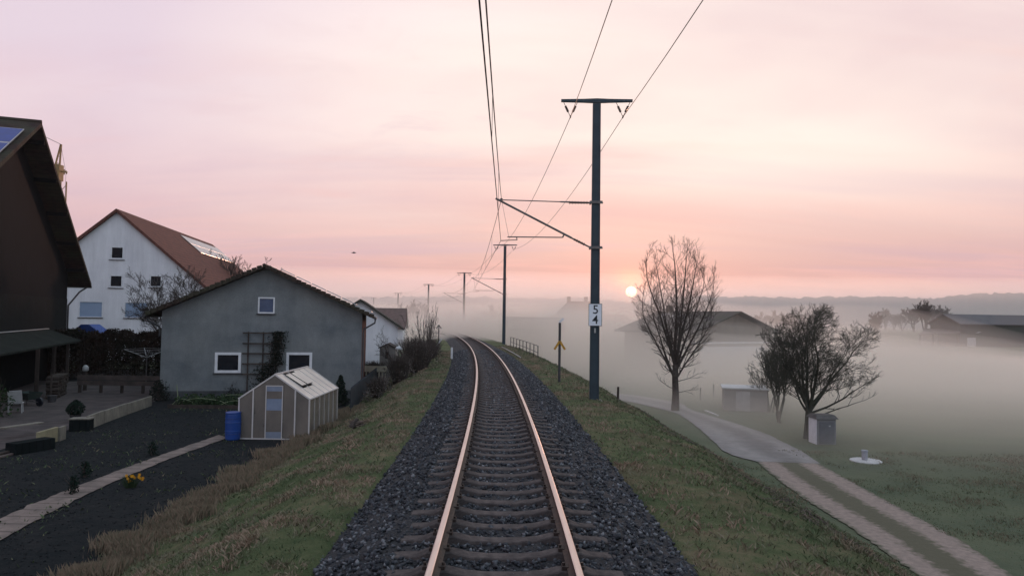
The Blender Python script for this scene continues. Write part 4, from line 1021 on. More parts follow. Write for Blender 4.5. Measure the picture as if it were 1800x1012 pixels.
# side panels and roof panels
nP = 6
for sg in (-1, 1):
    for k in range(nP):
        y0 = k * LG / nP + .02; y1 = (k + 1) * LG / nP - .02; x = sg * (hwG - .005)
        mb = MB(); mb.box(min(x, x - sg * .008), max(x, x - sg * .008), y0, y1, .03, eG - .01); mb.build('wall_panel', m_pan, gh)
        if sg > 0 and k in (1, 2):   # two roof vents
            us = ((.10, .60), (.62, 1.0)) 
        else: us = ((.02, 1.0),)
        for j, (a, b_) in enumerate(us):
            lift = .03 if (len(us) == 2 and j == 0) else 0.0
            pts = [(sg * hwG * a * 1.03, y0, rG - slG * hwG * a * 1.03 + lift), (sg * hwG * b_ * 1.03, y0, rG - slG * hwG * b_ * 1.03 + lift * 2.2), (sg * hwG * b_ * 1.03, y1, rG - slG * hwG * b_ * 1.03 + lift * 2.2), (sg * hwG * a * 1.03, y1, rG - slG * hwG * a * 1.03 + lift)]
            mb = MB(); mb.add(pts + [(x_, y_, z_ + .01) for x_, y_, z_ in pts], [(3,2,1,0), (4,5,6,7), (0,1,5,4), (1,2,6,5), (2,3,7,6), (3,0,4,7)]); mb.build('roof_vent' if lift else 'roof_panel', m_panr, gh)
            if lift:
                mb = MB(); q_ = [Vector(v) + Vector((0, 0, .016)) for v in pts]; mb.bar(q_[0], q_[1], .03, .02); mb.bar(q_[1], q_[2], .03, .02); mb.build('vent_frame', m_postgrey, gh)
mb = MB()
for y in (0, LG):
    for sg in (-1, 1):
        mb.bar((sg * hwG, y, 0), (sg * hwG, y, eG), .045); mb.bar((sg * (hwG + .02), y - .0, eG - .01), (0, y, rG + .015), .05)
    for x in (-hwG + .49, hwG - .49): mb.bar((x, y - .012, 0), (x, y - .012, rG - slG * abs(x)), .045)
    mb.bar((-hwG, y, .015), (hwG, y, .015), .05, .05)
for sg in (-1, 1):
    mb.bar((sg * (hwG + .025), 0, eG), (sg * (hwG + .025), LG, eG), .05, .04); mb.bar((sg * hwG, 0, .015), (sg * hwG, LG, .015), .05)
mb.bar((0, 0, rG + .02), (0, LG, rG + .02), .06, .05)
for k in range(1, nP):
    y = k * LG / nP
    for sg in (-1, 1): mb.bar((sg * hwG, y, 0), (sg * hwG, y, eG), .03); mb.bar((sg * (hwG + .02), y, eG - .004), (0, y, rG + .008), .03, .03)
mb.build('frame', m_alu, gh)
mb = MB(); mb.box(-hwG - .06, hwG + .06, -.06, LG + .06, -.1, .0); mb.build('plinth', M('plinth_dark', (.03, .035, .035), None, 4), gh)
# pots on a shelf inside
mb = MB(); mb.box(-.9, .9, 1.2, 1.5, .88, .90); 
for k in range(6): mb.lathe((-.75 + .3 * k, 1.32, .90), [(.05, 0), (.07, .12), (.06, .13)], 8)
mb.build('shelf', m_wood, gh)
V_, F_ = leafcloud(1500, lambda r: (r.uniform(-1.0, 1.0), r.choice([r.uniform(.5, 1.0), r.uniform(2.2, 3.4)]), .05 + .9 * r.random() ** 1.6), .07, 77); npmesh('foliage', V_, F_, m_leaf, gh)

bq = gp(409, 772); o = empty('water_barrel', (bq.x, bq.y, -1.8), 0, 'blue plastic rain barrel standing left of the greenhouse', 'barrel')
mb = MB(); mb.lathe((0, 0, 0), [(.22, 0), (.245, .04), (.255, .28), (.27, .30), (.255, .32), (.26, .58), (.275, .60), (.26, .62), (.25, .86), (.235, .90)], 24); mb.build('body', m_blueplastic, o, smooth=False)
mb = MB(); mb.lathe((0, 0, .90), [(.255, 0), (.26, .035), (.22, .05), (.06, .055)], 24); mb.build('lid', m_blueplastic, o)
mb = MB(); 
for z in (.20, .72): mb.lathe((0, 0, z), [(.262, 0), (.268, .012), (.262, .024)], 24)
mb.build('hoop', M('barrel_hoop', (.01, .04, .19), None, 2, rough=.4), o)

# trees -------------------------------------------------------------
def grow(mb_t, mb_c, rnd, p, d, L, r, lvl, maxl, spread, upt, nk, minr, wob, lr=.72, rr=.62, env=None):
    n = 5 if lvl < 2 else (4 if lvl < maxl else 3)
    pts = [Vector(p)]; rad = [r]; q = Vector(p); dd = Vector(d).normalized()
    dirs = []
    for i in range(n):
        dd = (dd + Vector((rnd.gauss(0, wob), rnd.gauss(0, wob), rnd.gauss(0, wob * .7) + upt * .10))).normalized()
        q = q + dd * (L / n); pts.append(q.copy()); dirs.append(dd.copy()); rad.append(max(r * (1 - .62 * (i + 1) / n), minr * .7))
    (mb_t if lvl == 0 else mb_c).tube(pts, rad, (9 if lvl == 0 else 6 if lvl == 1 else 4 if lvl < maxl else 3), cap=(lvl < 2))
    if lvl >= maxl: return
    k = nk[min(lvl, len(nk) - 1)]
    for j in range(k):
        t = (.30 if lvl else .45) + (.70 if lvl else .55) * (j + rnd.random() * .8) / k; t = min(t, 1.0)
        i = min(int(t * n), n - 1); b = pts[i].lerp(pts[i + 1], t * n - i); bd = dirs[i]
        a = rnd.uniform(0, 2 * math.pi) if lvl else (j * 2.4 + rnd.uniform(-.5, .5))
        u = bd.cross(Vector((.21, .37, .9))).normalized(); v = bd.cross(u); side = u * math.cos(a) + v * math.sin(a)
        sp2 = spread * rnd.uniform(.6, 1.3) * (1.15 - .45 * t if lvl == 0 else 1)
        nd = (bd + side * sp2 + Vector((0, 0, upt * .30))).normalized()
        rr_ = (r * (1 - .62 * t)) * rnd.uniform(rr * .8, rr * 1.15)
        LL = L * lr * rnd.uniform(.6, 1.15) * (1.1 - .45 * t if lvl else 1.0)
        if env:
            LL *= env(b + nd * LL)
        if LL < .12: continue
        grow(mb_t, mb_c, rnd, b, nd, LL, max(rr_, minr), lvl + 1, maxl, spread, upt, nk, minr, wob, lr, rr, env)

def ellip(c, rx, rz):
    def f(p):
        d = math.sqrt(((p.x - c[0]) / rx) ** 2 + ((p.y - c[1]) / rx) ** 2 + ((p.z - c[2]) / rz) ** 2)
        return 1.0 if d < .9 else (.75 if d < 1.0 else (.40 if d < 1.15 else .15))
    return f
def tree(name, loc, rz, label, cat, seed, stems, maxl, spread, upt, nk, minr, wob, lr=.72, rr=.62, mat=None, group=None, env=None, twigmat=None):
    """stems: list of (offset, direction, length, radius)"""
    rnd = random.Random(seed); a, b = MB(), MB(); a.smooth = b.smooth = True
    for off, d, L, r in stems: grow(a, b, rnd, Vector(off), Vector(d), L, r, 0, maxl, spread, upt, nk, minr, wob, lr, rr, env)
    o = empty(name, loc, rz, label, cat, group)
    a.build('trunk', mat or m_bark, o); b.build('crown', twigmat or mat or m_bark, o)
    return o
# tall bare tree right of the mast: a short bole that divides into several steep leaders
def tall_tree():
    p = g4(1187, 722); o = empty('tall_bare_tree', (p.x, p.y, -4.0), 0, 'tall bare tree with several steep leaders beside the bend of the road', 'tree')
    rnd = random.Random(8); ev = ellip((.1, 0, 8.5), 3.6, 5.0); a, b = MB(), MB(); a.smooth = b.smooth = True
    top = Vector((.0, 0, 3.3))
    a.tube([(0, 0, -.3), (.0, 0, .1), (.02, 0, 1.2), (-.02, 0, 2.3), top], [.38, .30, .24, .22, .21], 10)
    leaders = [((.22, .1, 1), 9.0, .12), ((-.08, .02, 1), 9.4, .14), ((-.34, -.05, 1), 8.6, .115), ((.10, -.2, 1), 9.2, .12), ((.46, .15, 1), 8.0, .10), ((-.2, .33, 1), 8.8, .10), ((.36, -.3, 1), 8.2, .10), ((-.60, .1, 1), 7.4, .085), ((.52, -.1, 1), 6.0, .075), ((.05, .42, 1), 8.6, .09), ((-.46, -.35, 1), 7.8, .085)]
    for k, (d, L, r) in enumerate(leaders):
        st = top - Vector((0, 0, .08 * k + (.5 if k > 6 else 0)))
        n = 9; pts = [st]; rad = [r]; dd = Vector(d).normalized(); q = st.copy(); dirs = []
        for i in range(n):
            dd = (dd + Vector((rnd.gauss(0, .045), rnd.gauss(0, .045), .022))).normalized()
            if i > 3 and abs(q.x) > 2.1: dd = (dd + Vector((-.22 * q.x / abs(q.x), 0, .1))).normalized()
            q = q + dd * L / n * (1 if q.z < 7.5 or ev(q) > .7 else .2)
            pts.append(q.copy()); rad.append(max(r * (1 - .93 * ((i + 1) / n)), .012)); dirs.append(dd.copy())
        b.tube(pts, rad, 7, cap=False)
        m = 18
        for j in range(m):
            t = .07 + .93 * (j + rnd.random() * .7) / m; t = min(t, .999); i = int(t * n); bp = pts[i].lerp(pts[i+1], t*n-i); bd = dirs[i]
            ang = rnd.uniform(0, 6.28); u = bd.cross(Vector((.3, .9, .1))).normalized(); v = bd.cross(u)
            out = Vector((pts[i].x, pts[i].y, 0)); out = out.normalized() * .25 if out.length > .3 else out * 0
            nd = (bd * .8 + out + (u * math.cos(ang) + v * math.sin(ang)) * rnd.uniform(.55, 1.05) + Vector((0, 0, .05))).normalized()
            LL = rnd.uniform(1.5, 2.9) * (1.25 - .65 * t) * ev(bp + nd * 1.8)
            if LL < .3: continue
            grow(b, b, rnd, bp, nd, LL, max(.034 * (1.1 - t), .012), 2, 4, .80, .45, [6, 6, 6, 5], .0068, .09, .62, .6, ev)
    for (x, z, s_) in ((-.2, 1.6, -1), (.2, 2.1, 1), (.15, 1.3, 1), (-.1, 2.7, -1), (.2, 3.0, 1)):
        grow(b, b, rnd, Vector((x * .5, 0, z)), Vector((s_, rnd.uniform(-.4, .4), .25)), rnd.uniform(1.0, 2.1), .03, 2, 4, .7, .5, [4, 4, 4, 4], .008, .16, .6)
    a.build('trunk', m_bark, o); b.build('crown', m_bark, o)
tall_tree()
def wind_tree():
    p = g4(1421, 770); o = empty('wind_bent_tree', (p.x, p.y, -4.0), 0, 'broad bare tree leaning right, standing beside the small grey utility hut', 'tree')
    rnd = random.Random(14); ev = ellip((.7, 0, 4.9), 3.7, 3.0); a, b = MB(), MB(); a.smooth = b.smooth = True; top = Vector((.05, 0, 1.75))
    a.tube([(-.08, 0, -.3), (-.03, 0, .1), (.0, 0, .9), top], [.32, .24, .19, .18], 10)
    limbs = [((-.75, .2, 1), 4.6, .08), ((-.25, .1, 1), 5.2, .09), ((.65, -.1, 1.1), 5.2, .09), ((.2, .3, 1), 5.6, .09), ((-.45, 0, 1), 4.6, .10), ((-.1, .2, 1), 5.0, .11), ((.35, -.1, 1), 5.2, .11), ((.8, .1, .9), 4.6, .09), ((1.1, -.2, .55), 4.2, .075), ((-.9, .1, .9), 3.4, .07), ((.1, -.4, 1), 4.8, .09), ((.5, .5, 1), 4.6, .09), ((1.1, .3, .22), 3.9, .06), ((-.5, -.4, 1), 4.2, .08)]
    for k, (d, L, r) in enumerate(limbs):
        st = top - Vector((0, 0, .06 * k - .1)); n = 8; pts = [st]; rad = [r]; dd = Vector(d).normalized(); q = st.copy(); dirs = []
        for i in range(n):
            dd = (dd + Vector((rnd.gauss(.03, .17), rnd.gauss(0, .13), .02))).normalized(); q = q + dd * L / n
            pts.append(q.copy()); rad.append(max(r * (1 - .92 * (i + 1) / n), .010)); dirs.append(dd.copy())
        b.tube(pts, rad, 6, cap=False)
        for j in range(20):
            t = min(.18 + .82 * (j + rnd.random() * .7) / 13, .999); i = int(t * n); bp = pts[i].lerp(pts[i+1], t*n-i); bd = dirs[i]
            ang = rnd.uniform(0, 6.28); u = bd.cross(Vector((.3, .9, .1))).normalized(); v = bd.cross(u)
            nd = (bd * .8 + (u * math.cos(ang) + v * math.sin(ang)) * rnd.uniform(.5, .95) + Vector((.22, 0, .06))).normalized()
            L0 = rnd.uniform(1.2, 2.1) * (1.1 - .4 * t) * ev(bp + nd * 1.5)
            if L0 > .25: grow(b, b, rnd, bp, nd, L0, max(.030 * (1.1 - t), .011), 2, 5, .85, .2, [6, 6, 6, 4], .0068, .20, .66, .6, ev)
    a.build('trunk', m_bark_green, o); b.build('crown', m_bark_green, o)
wind_tree()
for k, (px, py, hgt, sd_, lab, sx) in enumerate(((1376, 742, 6.3, 41, 'bushy many-stemmed bare tree behind the white concrete hut', 1), (1352, 724, 5.0, 42, 'thin bare shrub growing against the right end of the concrete hut', .8))):
    p = g4(px, py)
    st = [((rnd.uniform(-.3, .3), rnd.uniform(-.3, .3), -.2), (x_, rnd.uniform(-.3, .3), 1.3), hgt * f_, .07) for x_, f_ in ((-.25, .62), (.1, .7), (.35, .6), (-.5, .5), (.0, .55))]
    tree('bushy_bare_tree', (p.x, p.y, -4.0), 0, lab, 'tree', sd_, st, 4, .6, .5, [11, 6, 6, 5], .009, .14, .50, .55, m_bark_green)

# bare trees in front of and behind the white farmhouse
p = P(336, 600, 49); st = [((0, 0, -.2), (x_, y_, 1.2), 4.6, .07) for x_, y_ in ((-.45, 0), (.2, .2), (.6, -.2), (-.1, -.3), (-.75, .1), (.8, .1))]
tree('garden_bare_tree', (p.x, p.y, -1.8), 0, 'spreading bare fruit tree in front of the white farmhouse wall', 'tree', 51, [(o_, d_, 5.0, r_) for o_, d_, l_, r_ in st], 4, .75, .35, [12, 7, 6, 5], .010, .14, .54, .55, m_bark)
p = P(408, 600, 82); tree('distant_bare_tree', (p.x, p.y, -1.8), 0, 'bare tree rising behind the far end of the farmhouse roof', 'tree', 52, [((0, 0, -.2), (x_, y_, 1.5), 8.5, .12) for x_, y_ in ((-.3, 0), (.3, .2), (.0, -.3), (.65, .1))], 4, .6, .6, [12, 7, 6, 5], .018, .11, .42, .5, m_bark)
# narrow bush beside the track
p = P(752, 625, 52); tree('narrow_bare_bush', (p.x, p.y, -1.3), 0, 'tall narrow upright bare bush on the left bank by the track', 'bush', 61, [((rnd.uniform(-.3, .3), rnd.uniform(-.3, .3), 0), (rnd.uniform(-.18, .18), rnd.uniform(-.2, .2), 1), 3.9 * rnd.uniform(.75, 1.08), .035) for _ in range(12)], 3, .45, 1.2, [8, 5, 4], .008, .08, .26, .55, m_twig)
p = P(716, 640, 47); tree('spreading_bare_bush', (p.x, p.y, -1.6), 0, 'spreading bare bush with crooked twigs between the shed and the narrow bush', 'bush', 62, [((rnd.uniform(-.4, .4), rnd.uniform(-.4, .4), 0), (rnd.uniform(-.8, .7), rnd.uniform(-.4, .4), 1), 2.9 * rnd.uniform(.7, 1.1), .04) for _ in range(9)], 4, .7, .2, [6, 5, 4, 3], .007, .18, .50, .55, m_twig)
# scrub masses on the left bank
def scrub(name, c, rx, ry, h, n, seed, label, mat, cat='bush', leaves=0.05, twig=60):
    o = empty(name, c, 0, label, cat)
    def fn(r):
        a = r.uniform(0, 6.283); q_ = math.sqrt(r.random()); z = r.random() ** .8
        k = (1 - z ** 2.2) ** .5; lump = 1 + .25 * math.sin(3 * a + seed) + .15 * math.sin(7 * a)
        return (rx * q_ * k * math.cos(a) * lump, ry * q_ * k * math.sin(a) * lump, h * z * (1 + .15 * math.sin(5 * a + seed)))
    V_, F_ = leafcloud(n, fn, leaves, seed); npmesh('foliage', V_, F_, mat, o)
    r_ = random.Random(seed); mb = MB()
    for k in range(twig):
        a = r_.uniform(0, 6.283); q_ = r_.random() * .6
        mb.tube([(rx * q_ * math.cos(a) * .5, ry * q_ * math.sin(a) * .5, 0), (rx * q_ * math.cos(a), ry * q_ * math.sin(a), h * .6), (rx * q_ * math.cos(a) * 1.4 + r_.gauss(0, .1), ry * q_ * math.sin(a) * 1.4, h * r_.uniform(.9, 1.25))], [.02, .012, .005], 4, cap=False)
    mb.build('stem', m_twig, o); return o
m_scrub = M('scrub_twigs', (0.095, 0.078, 0.068), (0.050, 0.042, 0.038), 1.2, rough=.9)
for k, (px, py, d, rx, ry, h, lab) in enumerate(((664, 698, 35.5, .55, 3.0, .75, 'low dark scrub along the foot of the picket fence'), (735, 655, 44, 1.5, 2.2, 1.7, 'brown scrub at the foot of the narrow bare bush'), (702, 668, 41, 1.0, 2.2, 1.45, 'low brown scrub in front of the white garden dome'), (757, 640, 56, 1.2, 3.0, 1.3, 'scrub heap round the foot of the slanting white pole'), (655, 655, 47, 1.2, 1.2, 1.1, 'dark scrub behind the cream-topped picket fence'), (725, 630, 62, 2.2, 3.0, 1.9, 'hazy brown scrub farthest along the left bank'))):
    p = P(px, py, d); z0 = H(p.x, p.y); scrub('scrub_bush', (p.x, p.y, z0), rx, ry, h, 1700, 70 + k, lab, m_scrub, leaves=.045, twig=300)
# conifer right of the greenhouse
def conifer(c, h, r, seed, label, lean=0):
    o = empty('small_conifer', c, 0, label, 'conifer')
    def fn(q):
        z = q.random(); a = q.uniform(0, 6.283); tier = .55 + .45 * abs(math.sin(z * 11 + a)); k = (1 - z) ** .8 * r * tier + .04
        return (k * math.cos(a) * math.sqrt(q.random()) + .04, k * math.sin(a) * math.sqrt(q.random()), .08 + h * z)
    V_, F_ = leafcloud(2200, fn, .045, seed); npmesh('foliage', V_, F_, m_conifer, o)
    mb = MB(); mb.tube([(0, 0, -.1), (0, 0, h * .9)], [.035, .01], 6); mb.build('stem', m_bark, o)
p = gp(600, 712); conifer((p.x - .1, p.y, -1.8), 1.35, .50, 81, 'small dark conifer between the greenhouse and the picket fence')
# hedge
hd = empty('hedge', (-26.5, 46.5, -1.8), math.radians(8), 'long brown bare hedge in front of the white farmhouse', 'hedge')
def fn(r):
    x = r.uniform(-7.5, 7.5); return (x, r.uniform(-.55, .55), (r.random() ** .6) * (2.95 + .10 * math.sin(x * 2.3) + .08 * math.sin(x * 6.1) + r.random() * .18))
V_, F_ = leafcloud(42000, fn, .085, 5); npmesh('foliage', V_, F_, m_hedge, hd)
mb = MB(); r_ = random.Random(4)
for k in range(260): x = r_.uniform(-7.5, 7.5); y = r_.uniform(-.5, .5); mb.tube([(x, y, 0), (x + r_.gauss(0, .1), y, 2.0), (x + r_.gauss(0, .2), y, r_.uniform(2.8, 3.35))], [.02, .012, .004], 3, cap=False)
mb.build('stem', m_twig, hd)
# blue playhouse roof above the hedge
p = P(150, 578, 53); o = empty('blue_playhouse', (p.x, p.y, -1.8), 0, 'playhouse with bright blue pitched roof peeping above the hedge', 'playhouse')
zt = P(150, 570, 53).z + 1.8
mb = MB(); mb.add([(-1.0, 0, zt - .62), (1.1, 0, zt - .62), (.25, 0, zt), (-.35, 0, zt), (-1.0, 1.4, zt - .62), (1.1, 1.4, zt - .62), (.25, 1.4, zt), (-.35, 1.4, zt)], [(0,1,2,3), (7,6,5,4), (0,4,5,1), (1,5,6,2), (2,6,7,3), (3,7,4,0)]); mb.build('roof', m_blueplastic, o)
mb = MB(); mb.box(-.7, .8, .1, 1.3, 0, zt - .64); mb.build('wall', m_wood, o)
# rotary clothes dryer
p = P(258, 628, 43.5); o = empty('rotary_dryer', (p.x, p.y, -1.8), .2, 'rotary clothes dryer with spread pale arms in front of the hedge', 'clothes dryer')
zc = P(258, 628, p.y).z + 1.8; zt = P(258, 613, p.y).z + 1.8
mb = MB(); mb.tube([(0, 0, -.1), (0, 0, zc + .15)], .035, 8); mb.build('post', m_galv, o)
for k in range(4):
    a = .4 + k * math.pi / 2; mb = MB(); mb.tube([(0, 0, zc), (1.25 * math.cos(a), 1.25 * math.sin(a), zt)], .020, 5); mb.build('arm', m_cloth, o)
mb = MB()
for q in (.55, .8, 1.0):
    pts = [(1.25 * q * math.cos(.4 + k * math.pi / 2), 1.25 * q * math.sin(.4 + k * math.pi / 2), zc + (zt - zc) * q) for k in range(5)]
    mb.tube(pts, .007, 3, cap=False)
mb.build('line', m_cloth, o)
# low board fence behind the patio
a = gp(140, 690); b = gp(288, 692)
o = empty('board_fence', (a.x, a.y, -1.8), math.atan2(b.y - a.y, b.x - a.x), 'low weathered board fence at the back of the patio', 'fence'); L = (b - a).length
for k in range(5): mb = MB(); x = L * k / 4; mb.box(x - .06, x + .06, -.06, .06, -.1, 1.0); mb.build('post', m_wood, o)
m_boards = M('fence_board', (.10, .075, .068), (.06, .048, .045), 2, rough=.9)
for z0, z1 in ((.42, .66), (.70, .95)): mb = MB(); mb.box(-.1, L + .1, -.10, -.065, z0, z1); mb.build('board', m_boards, o)
# tap post with a pale cap
p = gp(149, 686); o = empty('garden_post', (p.x, p.y, -1.8), 0, 'slim grey garden post with rounded pale cap beside the board fence', 'post')
mb = MB(); mb.tube([(0, 0, -.1), (0, 0, 1.05)], .10, 8); mb.build('post', m_wood, o)
mb = MB(); mb.lathe((0, 0, 1.05), [(.10, 0), (.16, .06), (.15, .22), (.10, .30), (.05, .34)], 12); mb.build('cap', m_cloth, o, smooth=True)
# concrete edging slabs between the patio and the bed
ed = [(265, 710, 0), (236, 721, 0), (207, 732, 0), (178, 744, 0), (158, 752, 1), (146, 757, 0), (116, 768, 1), (104, 772, 0), (66, 781, 0), (34, 790, 1)]
labs = ['farthest slab, by the corner of the stucco house', 'second slab from the stucco house corner', 'third slab from the stucco house corner', 'fourth slab from the stucco house corner', None, 'slab beside the dark potted conifer', None, 'narrow slab left of the potted conifer', 'yellowish slab nearest the stacked planks', None]
segs = [((265, 713), (222, 728), 'long pale edging slab nearest the stucco house'), ((221, 728.5), (182, 743), 'pale edging slab in the middle of the patio edge'), ((181, 743.5), (153, 755), 'pinkish edging slab next to the dark planter box'), ((113, 771), (103, 775), 'narrow leaning edging slab with a mossy side'), ((99, 775), (65, 786), 'yellowish edging slab at the head of the stacked planks')]
m_slab_y = M('slab_yellow', (.27, .24, .15), (.18, .16, .10), 2, rough=.9)
for k, (a, b, lab) in enumerate(segs):
    A = gp(*a); B = gp(*b); o = MB(); L = (B - A).length; o.box(0, L, -.05, .05, -.15, .46 + (.02 * (k % 3))); o = o.build('edging_slab', m_slab_y if k == 4 else m_concrete, bevel=.012)
    o.location = (A.x, A.y, -1.8); o.rotation_euler = (0, 0, math.atan2(B.y - A.y, B.x - A.x)); tag(o, lab, 'edging slab', 'slabs edging the patio')
p = gp(140, 757); o = empty('planter_box', (p.x, p.y + .1, -1.8), .2, 'dark planter box set in the gap of the edging slabs', 'planter')
mb = MB(); mb.box(-.34, .34, -.22, .22, 0, .42); mb.build('box', m_wood_green, o, bevel=.02); mb = MB(); mb.box(-.36, .36, -.24, .24, .422, .46); mb.build('rim', m_concrete, o)
p = gp(132, 742); o = empty('potted_conifer', (p.x, p.y, -1.8), 0, 'dark rounded conifer in a pot standing at the patio edge', 'potted plant')
def fnp(r):
    z = r.random(); a = r.uniform(0, 6.283); k = .34 * math.sin(math.pi * (z * .85 + .12)) * math.sqrt(r.random()); return (k * math.cos(a), k * math.sin(a), .25 + .62 * z)
V_, F_ = leafcloud(1500, fnp, .04, 9); npmesh('foliage', V_, F_, m_conifer, o)
mb = MB(); mb.lathe((0, 0, 0), [(.15, 0), (.20, .27), (.22, .30)], 14); mb.build('pot', m_postgrey, o)
# planks at the left
for k, (dx, dz, lab) in enumerate(((0, 0, 'lowest long weathered plank lying at the left edge of the bed'), (.16, .0, 'reddish long plank lying behind the lowest plank'), (.08, .06, 'pale plank laid on top of the two long planks'))):
    A = gp(-60, 822); B = gp(78, 783); mb = MB(); L = (B - A).length - k * .5; mb.box(0, L, -.07, .07, 0, .05); o = mb.build('plank', (m_boards, M('plank_red', (.14, .07, .06), None, 3), m_wood)[k], bevel=.006)
    o.location = (A.x - dx, A.y + dx * .4, -1.79 + dz); o.rotation_euler = (0, 0, math.atan2(B.y - A.y, B.x - A.x) + .02 * k); tag(o, lab, 'plank', 'planks by the patio')
A = gp(38, 797); mb = MB(); mb.box(-.62, .62, -.24, .24, 0, .34); o = mb.build('compost_box', m_wood_green, bevel=.02); o.location = (A.x, A.y + .4, -1.8); o.rotation_euler = (0, 0, 1.2); tag(o, 'low dark timber box behind the stacked planks', 'box')
A = gp(38, 768); mb = MB(); mb.box(-.7, .7, -.14, .14, 0, .03); mb.box(-.66, -.6, -.1, .1, -.03, 0); mb.box(.6, .66, -.1, .1, -.03, 0); o = mb.build('bench_board', m_concrete); o.location = (A.x, A.y, -1.40); o.rotation_euler = (0, 0, 1.25); tag(o, 'pale board lying across the low dark timber box', 'board')
# tilted pale chair left
p = gp(26, 727); o = empty('garden_chair', (p.x, p.y, -1.8), .5, 'pale plastic garden chair tilted against the junk by the barn', 'chair')
mb = MB(); mb.add([(-.25, 0, .42), (.25, 0, .42), (.25, .05, .46), (-.25, .05, .46), (-.28, -.12, .95), (.22, -.12, .98), (.22, -.08, .99), (-.28, -.08, .96)], [(0,1,2,3), (7,6,5,4), (0,4,5,1), (1,5,6,2), (2,6,7,3), (3,7,4,0)]); mb.build('backrest', m_cloth, o)
mb = MB(); mb.box(-.26, .26, .05, .5, .40, .44); mb.build('seat', m_cloth, o, bevel=.01)
for x in (-.22, .22):
    for y in (.05, .46): mb = MB(); mb.bar((x * 1.1, y, 0), (x, y, .40), .04); mb.build('leg', m_cloth, o)
# clutter under the canopy
def wheelbarrow(c, rz, label):
    o = empty('wheelbarrow', c, rz, label, 'wheelbarrow')
    mb = MB(); mb.add([(-.25, -.4, .3), (.25, -.4, .3), (.25, .3, .3), (-.25, .3, .3), (-.35, -.55, .6), (.35, -.55, .6), (.35, .42, .6), (-.35, .42, .6)], [(0,3,2,1), (0,1,5,4), (1,2,6,5), (2,3,7,6), (3,0,4,7)]); mb.build('tray', M('tray_green', (.03, .05, .045), None, 2), o)
    mb = MB(); 
    for x in (-.2, .2): mb.tube([(x * .5, -.8, .2), (x, 0, .28), (x * 1.3, .95, .55)], .02, 6); mb.tube([(x, .3, .28), (x, .35, 0)], .02, 6)
    mb.build('frame', m_galv, o)
    mb = MB(); mb.tube([(-.04, -.8, .2), (.04, -.8, .2)], .2, 16); mb.build('wheel', m_black, o)
p = gp(48, 712); wheelbarrow((p.x, p.y, -1.8), 1.2, 'dark wheelbarrow parked right of the pale garden chair')
p = gp(95, 700); 
o = empty('firewood_stack', (p.x - .4, p.y + .8, -1.8), math.radians(112), 'stack of split firewood under the mossy canopy of the barn', 'firewood')
mb = MB(); r_ = random.Random(6)
for i in range(11):
    for j in range(6): mb.tube([(-1.1 + i * .21 + (j % 2) * .1, -.25 + r_.uniform(-.04, .04), .1 + j * .18), (-1.1 + i * .21 + (j % 2) * .1, .25, .1 + j * .18)], r_.uniform(.08, .105), 6)
mb.build('log', m_wood, o)
mb = MB()
for x in (-1.25, 1.35): mb.box(x - .04, x + .04, -.04, .04, 0, 1.25)
mb.build('upright', m_wood, o)
p = gp(80, 705); o = MB(); o.lathe((0, 0, 0), [(.16, 0), (.2, .3), (.21, .32)], 14); o = o.build('bucket', m_postgrey); o.location = (p.x + .5, p.y - .3, -1.8); tag(o, 'dark bucket standing on the patio in front of the firewood', 'bucket')
p = gp(4, 735); o = scrub('patio_shrub', (p.x - .4, p.y, -1.8), .7, .6, 1.3, 900, 88, 'green shrub at the left edge of the patio', m_leaf, 'shrub', .06, 16)
# raised bed with hoops in front of the house
bdA, bdB = gp(300, 716), gp(424, 728)
o = empty('vegetable_bed', (bdA.x, bdA.y - .2, -1.8), 0, 'green vegetable bed with thin pale hoops below the left window', 'vegetable bed')
W = 4.2
mb = MB(); mb.box(0, W, 0, .06, 0, .16); mb.box(0, W, 2.2, 2.26, 0, .16); mb.box(-.06, 0, 0, 2.26, 0, .16); mb.build('border', m_wood, o)
V_, F_ = leafcloud(4200, lambda r: (r.uniform(.1, W - .1), r.uniform(.1, 2.1), .05 + .28 * r.random() ** 1.5 * (1 + .6 * math.sin(r.random() * 9))), .065, 12); npmesh('foliage', V_, F_, m_leaf, o)
for (x0, x1, y_, h_) in ((.0, 1.0, .3, .30), (.2, 2.6, .25, .34), (2.2, 4.1, .22, .26), (1.2, 4.0, 1.4, .40)):
    mb = MB(); mb.tube([(x0 + (x1 - x0) * t / 8, y_ + .1 * math.sin(t), .10 + h_ * math.sin(math.pi * t / 8) ** .6) for t in range(9)], .013, 4); mb.build('hoop', m_hose, o)
p = gp(311, 712); o = MB(); o.tube([(0, 0, 0), (.02, 0, .5), (-.05, .02, .95)], .022, 5); o = o.build('bean_pole', m_hose); o.location = (p.x, p.y, -1.8); tag(o, 'single thin pole stuck upright at the left end of the vegetable bed', 'pole')
p = gp(360, 700); o = empty('garden_grill', (p.x, p.y + .3, -1.8), 0, 'dark garden grill with small chimney standing below the left window', 'grill')
mb = MB(); mb.box(-.36, .36, -.2, .2, .55, .72); mb.build('body', m_black, o, bevel=.03)
mb = MB(); mb.lathe((0, 0, .78), [(.08, 0), (.08, .14), (.10, .16)], 10); mb.build('chimney', m_black, o); mb = MB(); mb.box(-.4, .4, -.24, .24, .724, .76); mb.build('lid', m_wood, o)
for x in (-.3, .3):
    for y in (-.15, .15): mb = MB(); mb.tube([(x, y, 0), (x, y, .55)], .02, 5); mb.build('leg', m_black, o)
